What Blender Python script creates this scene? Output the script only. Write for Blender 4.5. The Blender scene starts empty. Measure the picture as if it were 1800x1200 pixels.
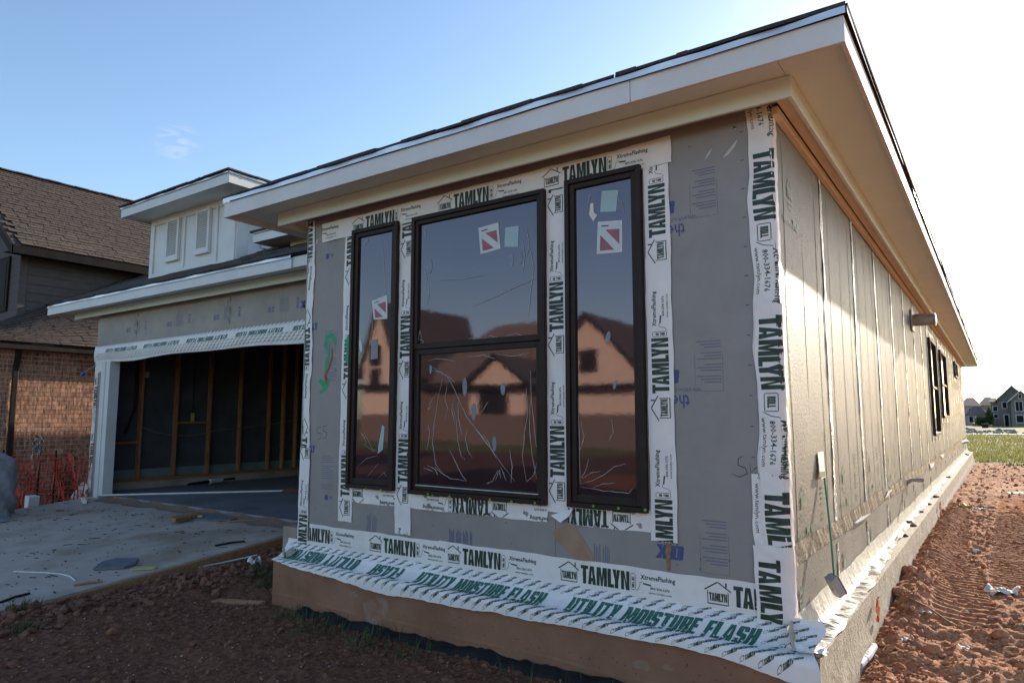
import bpy, bmesh, math, random
import numpy as np
from mathutils import Vector, Matrix
random.seed(7)
rng = np.random.default_rng(7)
scene = bpy.context.scene
COL = scene.collection
R = math.radians

# ------------------------------------------------------------------ camera
F_PX, PITCH, YAW = 1211.0, math.atan(132.5/1211.0), R(35.07)
CAM = np.array([0.9017, -3.694, 1.05])
FW = np.array([-math.sin(YAW)*math.cos(PITCH), math.cos(YAW)*math.cos(PITCH), math.sin(PITCH)])
RT = np.array([math.cos(YAW), math.sin(YAW), 0.0])
UPV = np.cross(RT, FW)
cd = bpy.data.cameras.new('camera'); cam = bpy.data.objects.new('camera', cd); COL.objects.link(cam)
cd.sensor_width = 36.0; cd.lens = 36.0*F_PX/1800.0; cd.clip_start = 0.05; cd.clip_end = 3000
m3 = Matrix(((RT[0], UPV[0], -FW[0]), (RT[1], UPV[1], -FW[1]), (RT[2], UPV[2], -FW[2])))
cam.matrix_world = Matrix.Translation(Vector(CAM)) @ m3.to_4x4()
scene.camera = cam

def at(px, py, axis, val):
    """the point of the place seen at a photograph pixel, on the plane axis = val"""
    d = FW*F_PX + RT*(px-900) - UPV*(py-600)
    return CAM + d*((val-CAM[axis])/d[axis])

# ------------------------------------------------------------------ light
SUN = Vector((0.150, 1.0, 0.312)).normalized()
SUN_EL = math.asin(SUN.z); SUN_AZ = math.atan2(SUN.x, SUN.y)
world = bpy.data.worlds.new('World'); scene.world = world; world.use_nodes = True
wn = world.node_tree.nodes; wl = world.node_tree.links; wn.clear()
wo = wn.new('ShaderNodeOutputWorld'); bg = wn.new('ShaderNodeBackground'); sky = wn.new('ShaderNodeTexSky')
sky.sky_type = 'NISHITA'; sky.sun_disc = False; sky.sun_elevation = SUN_EL; sky.sun_rotation = SUN_AZ
sky.air_density = 1.0; sky.dust_density = 0.7; sky.ozone_density = 2.2; sky.altitude = 0
bg.inputs['Strength'].default_value = 0.15
# two thin wisps of cirrus
tc = wn.new('ShaderNodeTexCoord')
def wmath(op, a, b=None, c=None):
    n = wn.new('ShaderNodeMath'); n.operation = op
    for i, v in enumerate((a, b, c)):
        if v is None: continue
        if isinstance(v, (int, float)): n.inputs[i].default_value = v
        else: wl.new(v, n.inputs[i])
    return n.outputs[0]
def wisp(px, py, spread):
    d = FW*F_PX + RT*(px-900) - UPV*(py-600); d = d/np.linalg.norm(d)
    dot = wn.new('ShaderNodeVectorMath'); dot.operation = 'DOT_PRODUCT'
    nrm = wn.new('ShaderNodeVectorMath'); nrm.operation = 'NORMALIZE'
    wl.new(tc.outputs['Generated'], nrm.inputs[0]); wl.new(nrm.outputs[0], dot.inputs[0]); dot.inputs[1].default_value = tuple(d)
    mr = wn.new('ShaderNodeMapRange'); mr.inputs['From Min'].default_value = math.cos(spread); mr.inputs['From Max'].default_value = 1.0
    wl.new(dot.outputs['Value'], mr.inputs['Value']); return mr.outputs[0]
nz = wn.new('ShaderNodeTexNoise'); nz.inputs['Scale'].default_value = 26.0; nz.inputs['Detail'].default_value = 8; nz.inputs['Distortion'].default_value = 1.4
mp = wn.new('ShaderNodeMapping'); mp.inputs['Scale'].default_value = (1, 1, 3.6); mp.inputs['Rotation'].default_value = (0.3, 0.5, 0)
wl.new(tc.outputs['Generated'], mp.inputs[0]); wl.new(mp.outputs[0], nz.inputs['Vector'])
w1 = wmath('MAXIMUM', wmath('MULTIPLY', wisp(312, 250, 0.030), 0.35), wisp(1385, 20, 0.07))
cl = wmath('MULTIPLY', wmath('MAXIMUM', wmath('SUBTRACT', nz.outputs['Fac'], 0.44), 0.0), 2.0)
cl = wmath('MULTIPLY', cl, wmath('MINIMUM', wmath('MULTIPLY', w1, 2.0), 1.0))
cl = wmath('MINIMUM', cl, 0.2)
mx = wn.new('ShaderNodeMixRGB'); mx.inputs['Color2'].default_value = (3.6, 3.6, 3.7, 1)
wl.new(cl, mx.inputs['Fac']); wl.new(sky.outputs[0], mx.inputs['Color1']); wl.new(mx.outputs[0], bg.inputs['Color'])
wl.new(bg.outputs[0], wo.inputs[0])
sl = bpy.data.lights.new('sun', 'SUN'); sl.energy = 5.0; sl.angle = R(0.55); sl.color = (1.0, 0.89, 0.74)
so = bpy.data.objects.new('sun', sl); COL.objects.link(so); so.location = (10, 30, 20)
so.rotation_euler = SUN.to_track_quat('Z', 'Y').to_euler()
scene.view_settings.view_transform = 'Standard'; scene.view_settings.look = 'None'
scene.view_settings.exposure = 0.9; scene.view_settings.gamma = 1.0
scene.view_settings.use_curve_mapping = False
scene.cycles.max_bounces = 8; scene.cycles.caustics_reflective = False; scene.cycles.caustics_refractive = False

# ------------------------------------------------------------------ materials
MATS = {}
def mat(name, c1, c2=None, scale=8.0, rough=0.7, bump=0.0, bscale=None, metal=0.0, spec=0.5, detail=6.0, stretch=(1, 1, 1), obj_rand=0.0, c3=None, s3=1.2, t3=(0.55, 0.7), ior=None, rvar=0.0, bdist=0.02, local=False):
    m = bpy.data.materials.new(name); m.use_nodes = True; N = m.node_tree.nodes; L = m.node_tree.links
    b = N['Principled BSDF']; b.inputs['Roughness'].default_value = rough; b.inputs['Metallic'].default_value = metal
    b.inputs['Specular IOR Level'].default_value = spec
    if ior: b.inputs['IOR'].default_value = ior
    if local:
        src = N.new('ShaderNodeTexCoord').outputs['Object']
    else:
        src = N.new('ShaderNodeNewGeometry').outputs['Position']
    mpn = N.new('ShaderNodeMapping'); mpn.inputs['Scale'].default_value = stretch; L.new(src, mpn.inputs[0])
    def noise(sc, det=detail, rg=0.6):
        n = N.new('ShaderNodeTexNoise'); n.inputs['Scale'].default_value = sc; n.inputs['Detail'].default_value = det; n.inputs['Roughness'].default_value = rg
        L.new(mpn.outputs[0], n.inputs['Vector']); return n.outputs['Fac']
    def ramp(f, a, bb, p0=0.35, p1=0.65):
        r = N.new('ShaderNodeValToRGB'); r.color_ramp.elements[0].color = (*a, 1); r.color_ramp.elements[1].color = (*bb, 1)
        r.color_ramp.elements[0].position = p0; r.color_ramp.elements[1].position = p1; L.new(f, r.inputs[0]); return r.outputs[0]
    f = noise(scale)
    col = ramp(f, c1, c2 or c1)
    if c3:
        g = noise(s3, 4); mk = ramp(g, (0, 0, 0), (1, 1, 1), *t3)
        mm = N.new('ShaderNodeMixRGB'); L.new(mk, mm.inputs['Fac']); L.new(col, mm.inputs['Color1']); mm.inputs['Color2'].default_value = (*c3, 1); col = mm.outputs[0]
    if obj_rand:
        oi = N.new('ShaderNodeObjectInfo'); mr = N.new('ShaderNodeMapRange'); L.new(oi.outputs['Random'], mr.inputs['Value'])
        mr.inputs['To Min'].default_value = 1-obj_rand; mr.inputs['To Max'].default_value = 1+obj_rand
        vm = N.new('ShaderNodeVectorMath'); vm.operation = 'SCALE'; L.new(col, vm.inputs[0]); L.new(mr.outputs[0], vm.inputs['Scale']); col = vm.outputs[0]
    L.new(col, b.inputs['Base Color'])
    if rvar:
        mr = N.new('ShaderNodeMapRange'); L.new(noise(scale*0.6), mr.inputs['Value']); mr.inputs['To Min'].default_value = rough-rvar; mr.inputs['To Max'].default_value = rough+rvar
        L.new(mr.outputs[0], b.inputs['Roughness'])
    if bump:
        bp = N.new('ShaderNodeBump'); bp.inputs['Strength'].default_value = bump; bp.inputs['Distance'].default_value = bdist
        L.new(noise(bscale or scale*3, 8), bp.inputs['Height']); L.new(bp.outputs[0], b.inputs['Normal'])
    MATS[name] = m
    if name == 'dark_window_glass': b.inputs['Specular Tint'].default_value = (1.0, .86, .91, 1)
    return m

M_trim   = mat('primed_trim', (.62, .62, .61), (.68, .68, .665), 3, .55, .05, 60, c3=(.60, .58, .52), s3=1.7, t3=(.5, .8))
M_soffit = mat('soffit_board', (.68, .76, .70), (.73, .81, .74), 2.5, .6, .04, 70)
M_drip   = mat('drip_edge_metal', (.75, .75, .76), (.85, .85, .85), 6, .35, .2, 14, metal=.6)
M_ply    = mat('sheathing_front', (.255, .236, .220), (.284, .263, .246), 5, .5, .10, 130, c3=(.24, .212, .19), s3=1.1)
M_foil   = mat('sheathing_side', (.185, .162, .132), (.235, .208, .17), 3, .54, .25, 60, metal=.05, c3=(.155, .135, .105), s3=2.2, t3=(.5, .85), rvar=.05)
M_gply   = mat('sheathing_garage', (.27, .235, .205), (.33, .29, .25), 4, .5, .1, 90, c3=(.22, .20, .19), s3=2.0)
M_seam   = mat('foil_seam_tape', (.70, .69, .66), (.85, .84, .80), 18, .22, .9, 35, metal=.7, bdist=.03)
M_btape  = mat('clear_packing_tape', (.22, .185, .14), (.33, .285, .225), 25, .35, .9, 30, bdist=.012)
M_tape   = mat('white_flashing', (.74, .70, .67), (.82, .78, .74), 4, .42, .12, 22, c3=(.64, .60, .52), s3=3.1, t3=(.58, .9))
M_tapes  = mat('white_flashing_wrinkled', (.42, .38, .31), (.54, .50, .42), 9, .55, .5, 26, c3=(.34, .26, .17), s3=4.1, t3=(.48, .8))
M_ink    = mat('dark_green_ink', (.012, .030, .018), (.02, .045, .028), 30, .5)
M_ink2   = mat('teal_green_ink', (.018, .105, .075), (.03, .13, .095), 40, .5)
M_inkb   = mat('blue_print_ink', (.045, .06, .17), (.07, .085, .20), 60, .6)
M_inkbl  = mat('pale_blue_print_ink', (.13, .135, .20), (.16, .165, .22), 60, .6)
M_inkg   = mat('pale_green_print_ink', (.15, .22, .13), (.25, .30, .20), 40, .5)
M_pencil = mat('marker_scribble', (.06, .055, .055), (.09, .08, .08), 50, .7)
M_frame  = mat('bronze_vinyl_frame', (.022, .0135, .011), (.030, .019, .015), 12, .5, .03, 50, spec=.22)
M_gasket = mat('light_gasket', (.45, .45, .45), (.55, .55, .55), 12, .4)
M_glass  = mat('dark_window_glass', (.016, .011, .014), (.026, .018, .022), 3, .03, .030, 4.0, ior=1.95, bdist=.01)
M_film   = mat('film_crease', (.50, .48, .47), (.62, .60, .58), 20, .3)
M_filmb  = mat('film_bubble', (.16, .17, .21), (.22, .23, .27), 20, .3)
M_stick  = mat('pale_sticker', (.30, .42, .44), (.36, .47, .48), 9, .4)
M_stickw = mat('white_sticker', (.50, .54, .55), (.58, .60, .60), 9, .4)
M_stickr = mat('red_sticker', (.26, .06, .09), (.32, .09, .12), 12, .4)
M_clip   = mat('green_clip', (.12, .26, .03), (.17, .33, .05), 9, .4)
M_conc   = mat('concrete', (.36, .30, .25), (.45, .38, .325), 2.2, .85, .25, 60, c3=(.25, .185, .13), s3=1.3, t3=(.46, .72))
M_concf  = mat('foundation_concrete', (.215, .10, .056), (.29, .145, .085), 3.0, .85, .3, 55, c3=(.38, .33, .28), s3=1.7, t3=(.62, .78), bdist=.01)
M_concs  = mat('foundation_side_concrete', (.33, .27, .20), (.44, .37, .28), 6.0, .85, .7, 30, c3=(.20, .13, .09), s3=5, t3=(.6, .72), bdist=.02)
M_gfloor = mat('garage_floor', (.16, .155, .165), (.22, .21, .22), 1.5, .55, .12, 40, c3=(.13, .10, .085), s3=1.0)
M_wood   = mat('pine_stud', (.27, .115, .048), (.38, .18, .082), 5, .7, .15, 40, stretch=(6, 6, 1), obj_rand=.15)
M_lumber = mat('new_lumber', (.70, .58, .43), (.80, .68, .52), 4, .65, .15, 30, stretch=(8, 1, 8))
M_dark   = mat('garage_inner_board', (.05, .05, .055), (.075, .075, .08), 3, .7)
M_core   = mat('dark_wall_core', (.03, .028, .026), (.05, .045, .04), 3, .9)
M_pale   = mat('pale_green_board', (.13, .18, .17), (.17, .22, .21), 5, .7)
M_shing  = mat('dark_shingle', (.040, .034, .030), (.085, .072, .064), 45, .9, .6, 150, obj_rand=.25, c3=(.03, .026, .025), s3=6)
M_shin2  = mat('brown_shingle', (.050, .033, .025), (.090, .062, .047), 38, .9, .5, 140, obj_rand=.20, c3=(.05, .033, .026), s3=5, t3=(.5, .7))
M_lap    = mat('grey_lap_siding', (.085, .074, .070), (.105, .092, .087), 5, .8, .15, 50, stretch=(1, 1, 6), obj_rand=.05, spec=.15)
M_dtrim  = mat('dark_trim', (.012, .010, .009), (.020, .016, .015), 6, .7, spec=.1)
M_gutter = mat('bronze_gutter', (.026, .018, .014), (.040, .029, .023), 8, .5, spec=.2)
M_mort   = mat('mortar', (.62, .54, .44), (.70, .62, .52), 20, .9, .4, 80)
M_brick  = mat('brown_brick', (.15, .050, .030), (.62, .33, .20), 15, .85, .5, 50, stretch=(1, 2.6, .55), obj_rand=.22, bdist=.01)
M_brick2 = mat('far_brick', (.125, .085, .065), (.18, .125, .095), 20, .85)
M_cream  = mat('cream_stucco', (.58, .42, .33), (.66, .49, .39), 3, .85)
M_fence  = mat('orange_net_plastic', (.42, .022, .010), (.52, .035, .014), 8, .5)
M_black  = mat('black_plastic', (.012, .011, .011), (.022, .020, .019), 10, .6, .3, 25, spec=.15)
M_steel  = mat('grey_wire', (.35, .34, .33), (.5, .49, .48), 10, .3, metal=.7)
M_white  = mat('white_plastic', (.72, .72, .72), (.8, .8, .8), 8, .4)
M_grey   = mat('grey_plastic', (.30, .29, .30), (.38, .37, .38), 8, .4, .1, 60)
M_blue   = mat('blue_plastic', (.01, .05, .28), (.02, .07, .34), 8, .4)
M_orange = mat('orange_marker', (.75, .16, .01), (.85, .22, .02), 30, .6)
M_greenw = mat('green_tube', (.03, .22, .10), (.05, .28, .14), 6, .3)
M_bluew  = mat('blue_tube', (.02, .12, .26), (.03, .16, .32), 6, .3)
M_sack   = mat('grey_wrap', (.21, .21, .24), (.30, .30, .33), 5, .6, .5, 12, bdist=.03)
M_foilp  = mat('crinkled_foil', (.6, .6, .6), (.85, .85, .85), 30, .25, 1.0, 30, metal=.9, bdist=.03)
M_duct   = mat('grey_duct', (.24, .21, .19), (.38, .34, .31), 12, .45, .3, 30, metal=.3)
M_felt   = mat('grey_board_scrap', (.10, .11, .125), (.14, .15, .165), 10, .8)
M_chip   = mat('wood_scrap', (.22, .115, .055), (.34, .19, .10), 12, .8, stretch=(3, 3, 3))
M_card   = mat('tan_kraft_board', (.30, .185, .115), (.36, .225, .145), 10, .8)
M_paper  = mat('white_paper', (.62, .60, .56), (.72, .70, .66), 6, .7)
M_straw  = mat('yellow_scrap', (.42, .34, .10), (.5, .42, .15), 6, .6)
M_bark   = mat('birch_like_white_paint', (.70, .68, .64), (.78, .76, .72), 6, .7, c3=(.16, .09, .06), s3=14, t3=(.55, .62))
M_bark2  = mat('dark_bark', (.030, .022, .020), (.075, .050, .040), 14, .9)
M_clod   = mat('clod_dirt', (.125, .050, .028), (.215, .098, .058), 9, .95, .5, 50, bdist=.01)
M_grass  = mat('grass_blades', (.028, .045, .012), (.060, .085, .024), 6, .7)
M_clodr  = mat('sunlit_clod_dirt', (.34, .135, .065), (.52, .255, .14), 9, .95, .5, 50, bdist=.01)  # brighter copy of the clod colour, sunlight put into it
M_lawn   = mat('lawn_blades', (.10, .10, .03), (.17, .155, .06), 6, .7)
_n = M_lawn.node_tree.nodes; _l = M_lawn.node_tree.links; _t = _n.new('ShaderNodeBsdfTranslucent'); _t.inputs['Color'].default_value = (.20, .19, .06, 1)
_m = _n.new('ShaderNodeMixShader'); _m.inputs[0].default_value = .5; _l.new(_n['Principled BSDF'].outputs[0], _m.inputs[1]); _l.new(_t.outputs[0], _m.inputs[2]); _l.new(_m.outputs[0], _n['Material Output'].inputs[0])
M_gravel = mat('gravel_bits', (.28, .22, .17), (.50, .44, .36), 12, .85, obj_rand=.3)
M_leafd  = mat('shrub_leaf', (.035, .06, .012), (.08, .11, .03), 10, .7)
M_farroof = mat('far_roof', (.15, .105, .085), (.19, .14, .115), 2, .9)
M_farwall = mat('far_pale_wall', (.40, .32, .26), (.46, .38, .31), 2, .8)
M_farblue = mat('far_blue_siding', (.17, .135, .12), (.20, .16, .14), 2, .8)
M_farglass = mat('far_glass', (.012, .012, .012), (.02, .019, .018), 2, .6, spec=.05)
M_ftrim  = mat('far_trim', (.45, .44, .44), (.5, .49, .49), 2, .7)
M_road   = mat('pale_concrete_road', (.42, .40, .37), (.50, .48, .45), 1, .85)
M_green  = mat('green_paint', (.02, .27, .12), (.03, .34, .17), 30, .6)
M_red    = mat('red_paint', (.33, .03, .02), (.40, .05, .03), 30, .6)
M_smear  = mat('white_smear', (.46, .45, .44), (.56, .55, .54), 12, .6)
M_dust   = mat('dust_smear', (.25, .15, .095), (.31, .20, .135), 14, .9)
M_stain  = mat('sawdust_stain', (.16, .105, .07), (.20, .14, .10), 14, .95)

def vary_ground():
    m = bpy.data.materials.new('red_dirt_ground'); m.use_nodes = True; N = m.node_tree.nodes; L = m.node_tree.links; b = N['Principled BSDF']
    b.inputs['Roughness'].default_value = .95; b.inputs['Specular IOR Level'].default_value = .15
    g = N.new('ShaderNodeNewGeometry'); sep = N.new('ShaderNodeSeparateXYZ'); L.new(g.outputs['Position'], sep.inputs[0])
    def noise(sc, det=8, rg=.6):
        n = N.new('ShaderNodeTexNoise'); n.inputs['Scale'].default_value = sc; n.inputs['Detail'].default_value = det; n.inputs['Roughness'].default_value = rg
        L.new(g.outputs['Position'], n.inputs['Vector']); return n.outputs['Fac']
    def ramp(f, *st):
        r = N.new('ShaderNodeValToRGB'); e = r.color_ramp.elements
        e[0].position, e[0].color = st[0][0], (*st[0][1], 1); e[1].position, e[1].color = st[-1][0], (*st[-1][1], 1)
        for p, c in st[1:-1]:
            q = e.new(p); q.color = (*c, 1)
        L.new(f, r.inputs[0]); return r.outputs[0]
    def mix(f, a, bb):
        x = N.new('ShaderNodeMixRGB'); L.new(f, x.inputs['Fac']); L.new(a, x.inputs['Color1']); L.new(bb, x.inputs['Color2']); return x.outputs[0]
    dirt = ramp(noise(2.2), (.3, (.32, .110, .046)), (.5, (.46, .190, .088)), (.7, (.62, .32, .17)))  # brighter dirt tone, sunlight worked into the colour
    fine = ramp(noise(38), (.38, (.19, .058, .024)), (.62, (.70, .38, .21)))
    shade_dirt = ramp(noise(1.1), (.3, (.13, .050, .026)), (.5, (.175, .066, .035)), (.7, (.22, .09, .048)))  # darker copy of the dirt, the house's shade put into the colour
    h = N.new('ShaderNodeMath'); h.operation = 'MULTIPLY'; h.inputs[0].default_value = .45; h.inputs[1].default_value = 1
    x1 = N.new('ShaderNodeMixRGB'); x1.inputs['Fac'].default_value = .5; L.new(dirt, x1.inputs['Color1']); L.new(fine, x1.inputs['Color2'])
    shade_fine = ramp(noise(30), (.38, (.055, .025, .016)), (.62, (.26, .13, .085)))
    x2 = N.new('ShaderNodeMixRGB'); x2.inputs['Fac'].default_value = .55; L.new(shade_dirt, x2.inputs['Color1']); L.new(shade_fine, x2.inputs['Color2'])
    lawn = ramp(noise(1.3), (.3, (.12, .13, .04)), (.5, (.20, .20, .07)), (.7, (.28, .25, .12)))
    far = ramp(noise(.35), (.35, (.30, .24, .15)), (.6, (.20, .21, .09)))
    def step(out, a, bb):
        mr = N.new('ShaderNodeMapRange'); mr.inputs['From Min'].default_value = a; mr.inputs['From Max'].default_value = bb; L.new(out, mr.inputs['Value']); return mr.outputs[0]
    # wobbly edge between dirt and lawn
    ad = N.new('ShaderNodeMath'); ad.operation = 'MULTIPLY_ADD'; L.new(noise(.8, 5), ad.inputs[0]); ad.inputs[1].default_value = 3.5; L.new(sep.outputs['Y'], ad.inputs[2])
    c = mix(step(sep.outputs['X'], -.25, .3), x2.outputs[0], x1.outputs[0]); c = mix(step(ad.outputs[0], 26.6, 27.3), c, lawn)  # shaded tone left of the house corner, sunlit tone right of it, both painted
    c = mix(step(ad.outputs[0], 72.5, 74), c, far)
    c = mix(step(ad.outputs[0], 92, 95), c, lawn)
    c = mix(step(ad.outputs[0], -19.0, -21), c, lawn)
    L.new(c, b.inputs['Base Color'])
    bp = N.new('ShaderNodeBump'); bp.inputs['Strength'].default_value = .8; bp.inputs['Distance'].default_value = .012; L.new(noise(60, 10, .7), bp.inputs['Height']); L.new(bp.outputs[0], b.inputs['Normal'])
    return m
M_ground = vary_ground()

# ------------------------------------------------------------------ builders
def tag(o, label=None, cat=None, group=None, kind=None):
    if label: o['label'] = label
    if cat: o['category'] = cat
    if group: o['group'] = group
    if kind: o['kind'] = kind
    return o
def thing(name, label, cat, loc=(0, 0, 0), group=None):
    o = bpy.data.objects.new(name, None); COL.objects.link(o); o.location = loc; o.empty_display_size = .2
    return tag(o, label, cat, group)
class MB:
    def __init__(s): s.v = []; s.f = []
    def add(s, vs, fs):
        k = len(s.v); s.v += [tuple(map(float, p)) for p in vs]; s.f += [tuple(i+k for i in f) for f in fs]; return s
    def box(s, x0, x1, y0, y1, z0, z1):
        return s.add([(x0, y0, z0), (x1, y0, z0), (x1, y1, z0), (x0, y1, z0), (x0, y0, z1), (x1, y0, z1), (x1, y1, z1), (x0, y1, z1)],
                     [(0, 3, 2, 1), (4, 5, 6, 7), (0, 1, 5, 4), (1, 2, 6, 5), (2, 3, 7, 6), (3, 0, 4, 7)])
    def hexa(s, a, b, c, d, n):   # quad a b c d extruded by vector n
        n = np.array(n); P = [np.array(p, float) for p in (a, b, c, d)]
        return s.add([*P, *[p+n for p in P]], [(0, 3, 2, 1), (4, 5, 6, 7), (0, 1, 5, 4), (1, 2, 6, 5), (2, 3, 7, 6), (3, 0, 4, 7)])
    def poly(s, pts, n):          # planar outline extruded by vector n
        n = np.array(n, float); k = len(pts); P = [np.array(p, float) for p in pts]
        return s.add([*P, *[p+n for p in P]], [tuple(range(k))[::-1], tuple(range(k, 2*k))]+[(i, (i+1) % k, (i+1) % k+k, i+k) for i in range(k)])
    def tube(s, pts, r, n=8, caps=True):
        P = [Vector(p) for p in pts]; rr = r if isinstance(r, (list, tuple)) else [r]*len(P); rings = []
        up = Vector((0, 0, 1))
        for i, p in enumerate(P):
            d = (P[min(i+1, len(P)-1)]-P[max(i-1, 0)]).normalized()
            a = d.cross(up) if abs(d.z) < .95 else d.cross(Vector((1, 0, 0)))
            a.normalize(); b = d.cross(a)
            rings += [p+(a*math.cos(2*math.pi*k/n)+b*math.sin(2*math.pi*k/n))*rr[i] for k in range(n)]
        fs = [(i*n+k, i*n+(k+1) % n, (i+1)*n+(k+1) % n, (i+1)*n+k) for i in range(len(P)-1) for k in range(n)]
        if caps: fs += [tuple(range(n))[::-1], tuple(range((len(P)-1)*n, len(P)*n))]
        return s.add(rings, fs)
    def grid(s, fn, nu, nv, keep=None):
        vs = [fn(i/nu, j/nv) for i in range(nu+1) for j in range(nv+1)]
        fs = [(i*(nv+1)+j, (i+1)*(nv+1)+j, (i+1)*(nv+1)+j+1, i*(nv+1)+j+1) for i in range(nu) for j in range(nv) if keep is None or keep(i, j)]
        return s.add(vs, fs)
    def blob(s, c, r, seed=0, sub=1, rough=.25, sq=(1, 1, 1)):
        bm = bmesh.new(); bmesh.ops.create_icosphere(bm, subdivisions=sub, radius=1)
        rd = random.Random(seed); vs = []
        for v in bm.verts:
            k = 1+rd.uniform(-rough, rough); vs.append((c[0]+v.co.x*r*k*sq[0], c[1]+v.co.y*r*k*sq[1], c[2]+v.co.z*r*k*sq[2]))
        fs = [tuple(v.index for v in f.verts) for f in bm.faces]; bm.free(); return s.add(vs, fs)
    def mesh(s, name, m, smooth=False):
        me = bpy.data.meshes.new(name); me.from_pydata(s.v, [], s.f); me.materials.append(m)
        bm = bmesh.new(); bm.from_mesh(me); bmesh.ops.recalc_face_normals(bm, faces=bm.faces); bm.to_mesh(me); bm.free()
        if smooth:
            me.polygons.foreach_set('use_smooth', [True]*len(me.polygons))
        return me
    def build(s, name, m, parent=None, smooth=False, bevel=0):
        o = bpy.data.objects.new(name, s.mesh(name, m, smooth)); COL.objects.link(o)
        if parent is not None:
            o.parent = parent; wp = Vector(parent.location)
            q = parent.parent
            while q: wp += q.location; q = q.parent
            o.data.transform(Matrix.Translation(-wp))
        if bevel:
            b = o.modifiers.new('bevel', 'BEVEL'); b.width = bevel; b.segments = 2; b.limit_method = 'ANGLE'
        return o
def inst(me, name, mw, parent):
    o = bpy.data.objects.new(name, me); COL.objects.link(o); o.parent = parent
    o.matrix_local = mw; return o

# ------------------------------------------------------------------ lettering
HB, VB = .19, .20
def _rects(*rs): return [[(a, b), (c, b), (c, d), (a, d)] for a, b, c, d in rs]
def glyph(ch):
    w = .5; t = VB*1.12
    if ch == 'T': return w, _rects((0, 1-HB, w, 1), (w/2-t/2, 0, w/2+t/2, 1-HB))
    if ch == 'I': return .2, _rects((0, 0, t, 1))
    if ch == 'L': return .42, _rects((0, HB, t, 1), (0, 0, .42, HB))
    if ch == 'E': return .42, _rects((0, 0, t, 1), (t, 0, .42, HB), (t, .5-HB/2, .38, .5+HB/2), (t, 1-HB, .42, 1))
    if ch == 'F': return .42, _rects((0, 0, t, 1), (t, .5-HB/2, .38, .5+HB/2), (t, 1-HB, .42, 1))
    if ch == 'H': return w, _rects((0, 0, t, 1), (w-t, 0, w, 1), (t, .5-HB/2, w-t, .5+HB/2))
    if ch == 'N': w = .54; return w, [[(0, 0), (t*.85, 0), (t*.85, .70), (w-t, 0), (w, 0), (w, 1), (w-t*.85, 1), (w-t*.85, .30), (t, 1), (0, 1)]]
    if ch == 'Y': return w, [[(w/2-t/2, 0), (w/2+t/2, 0), (w/2+t/2, .42), (w, 1), (w-t, 1), (w/2, .62), (t, 1), (0, 1), (w/2-t/2, .42)]]
    if ch == 'U': return w, [[(.07, 0), (w-.07, 0), (w, .08), (w, 1), (w-t, 1), (w-t, .16), (t, .16), (t, 1), (0, 1), (0, .08)]]
    if ch == 'O' or ch == '0' or ch == 'Q':
        o = [(.07, 0), (w-.07, 0), (w, .08), (w, .92), (w-.07, 1), (.07, 1), (0, .92), (0, .08)]; i = [(t, .17), (w-t, .17), (w-t, .17), (w-t, .83), (w-t, .83), (t, .83), (t, .83), (t, .17)]
        return w, [[o[k], o[(k+1) % 8], i[(k+1) % 8], i[k]] for k in range(8)]
    if ch == 'S': return w, [[(.07, 0), (w-.07, 0), (w, .08), (w, .5), (w-.07, .58), (t, .63), (t, .84), (w-t, .84), (w-t, .7), (w, .7), (w, .92), (w-.07, 1), (.07, 1), (0, .92), (0, .5), (.07, .44), (w-t, .39), (w-t, .16), (t, .16), (t, .31), (0, .31), (0, .08)]]
    if ch == 'R': return w, [[(0, 0), (t, 0), (t, .42), (t+.06, .42), (w-t, .32), (w-t, 0), (w, 0), (w, .36), (w-.05, .47), (w, .56), (w, .92), (w-.06, 1), (t, 1), (t, .84), (w-t, .84), (w-t, .57), (t, .57), (t, 1), (0, 1)]]
    if ch == 'P': return w, [[(0, 0), (t, 0), (t, .38), (w-.06, .38), (w, .46), (w, .92), (w-.06, 1), (t, 1), (t, .84), (w-t, .84), (w-t, .54), (t, .54), (t, 1), (0, 1)]]
    if ch == 'X': return w, [[(0, 0), (t, 0), (w/2, .36), (w-t, 0), (w, 0), (w/2+.08, .5), (w, 1), (w-t, 1), (w/2, .64), (t, 1), (0, 1), (w/2-.08, .5)]]
    if ch == 'A':
        w = .54; c = w/2; lf = [(0, 0), (t, 0), (t+.03, .2), (c, .2), (c, .36), (c-.055, .36), (c, .82), (c, 1), (c-.13, 1)]
        return w, [lf, [(w-x, y) for x, y in lf][::-1]]
    if ch == 'M':
        w = .68; c = w/2
        return w, [[(0, 0), (t*.9, 0), (t*.9, .62), (c-.06, 0), (c+.06, 0), (w-t*.9, .62), (w-t*.9, 0), (w, 0), (w, 1), (w-t-.05, 1), (c, .42), (t+.05, 1), (0, 1)]]
    return .25, []
def block_text(s, x, y, width, height, slant=0.0):
    gs = [glyph(c) for c in s]; gap = .042; KN = {'LY': -.13, 'TA': -.06, 'LA': -.02, 'TY': 0, 'FL': 0}; kn = [KN.get(s[i:i+2], 0) for i in range(len(s))]; tot = sum(g[0] for g in gs)+gap*(len(gs)-1)+sum(kn); k = width/tot; out = []; cx = 0
    for (w, ps), kq in zip(gs, kn):
        for p in ps: out.append([(x+(cx+a)*k+slant*b*height, y+b*height) for a, b in p])
        cx += w+gap+kq
    return out
_fc = {}
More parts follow.
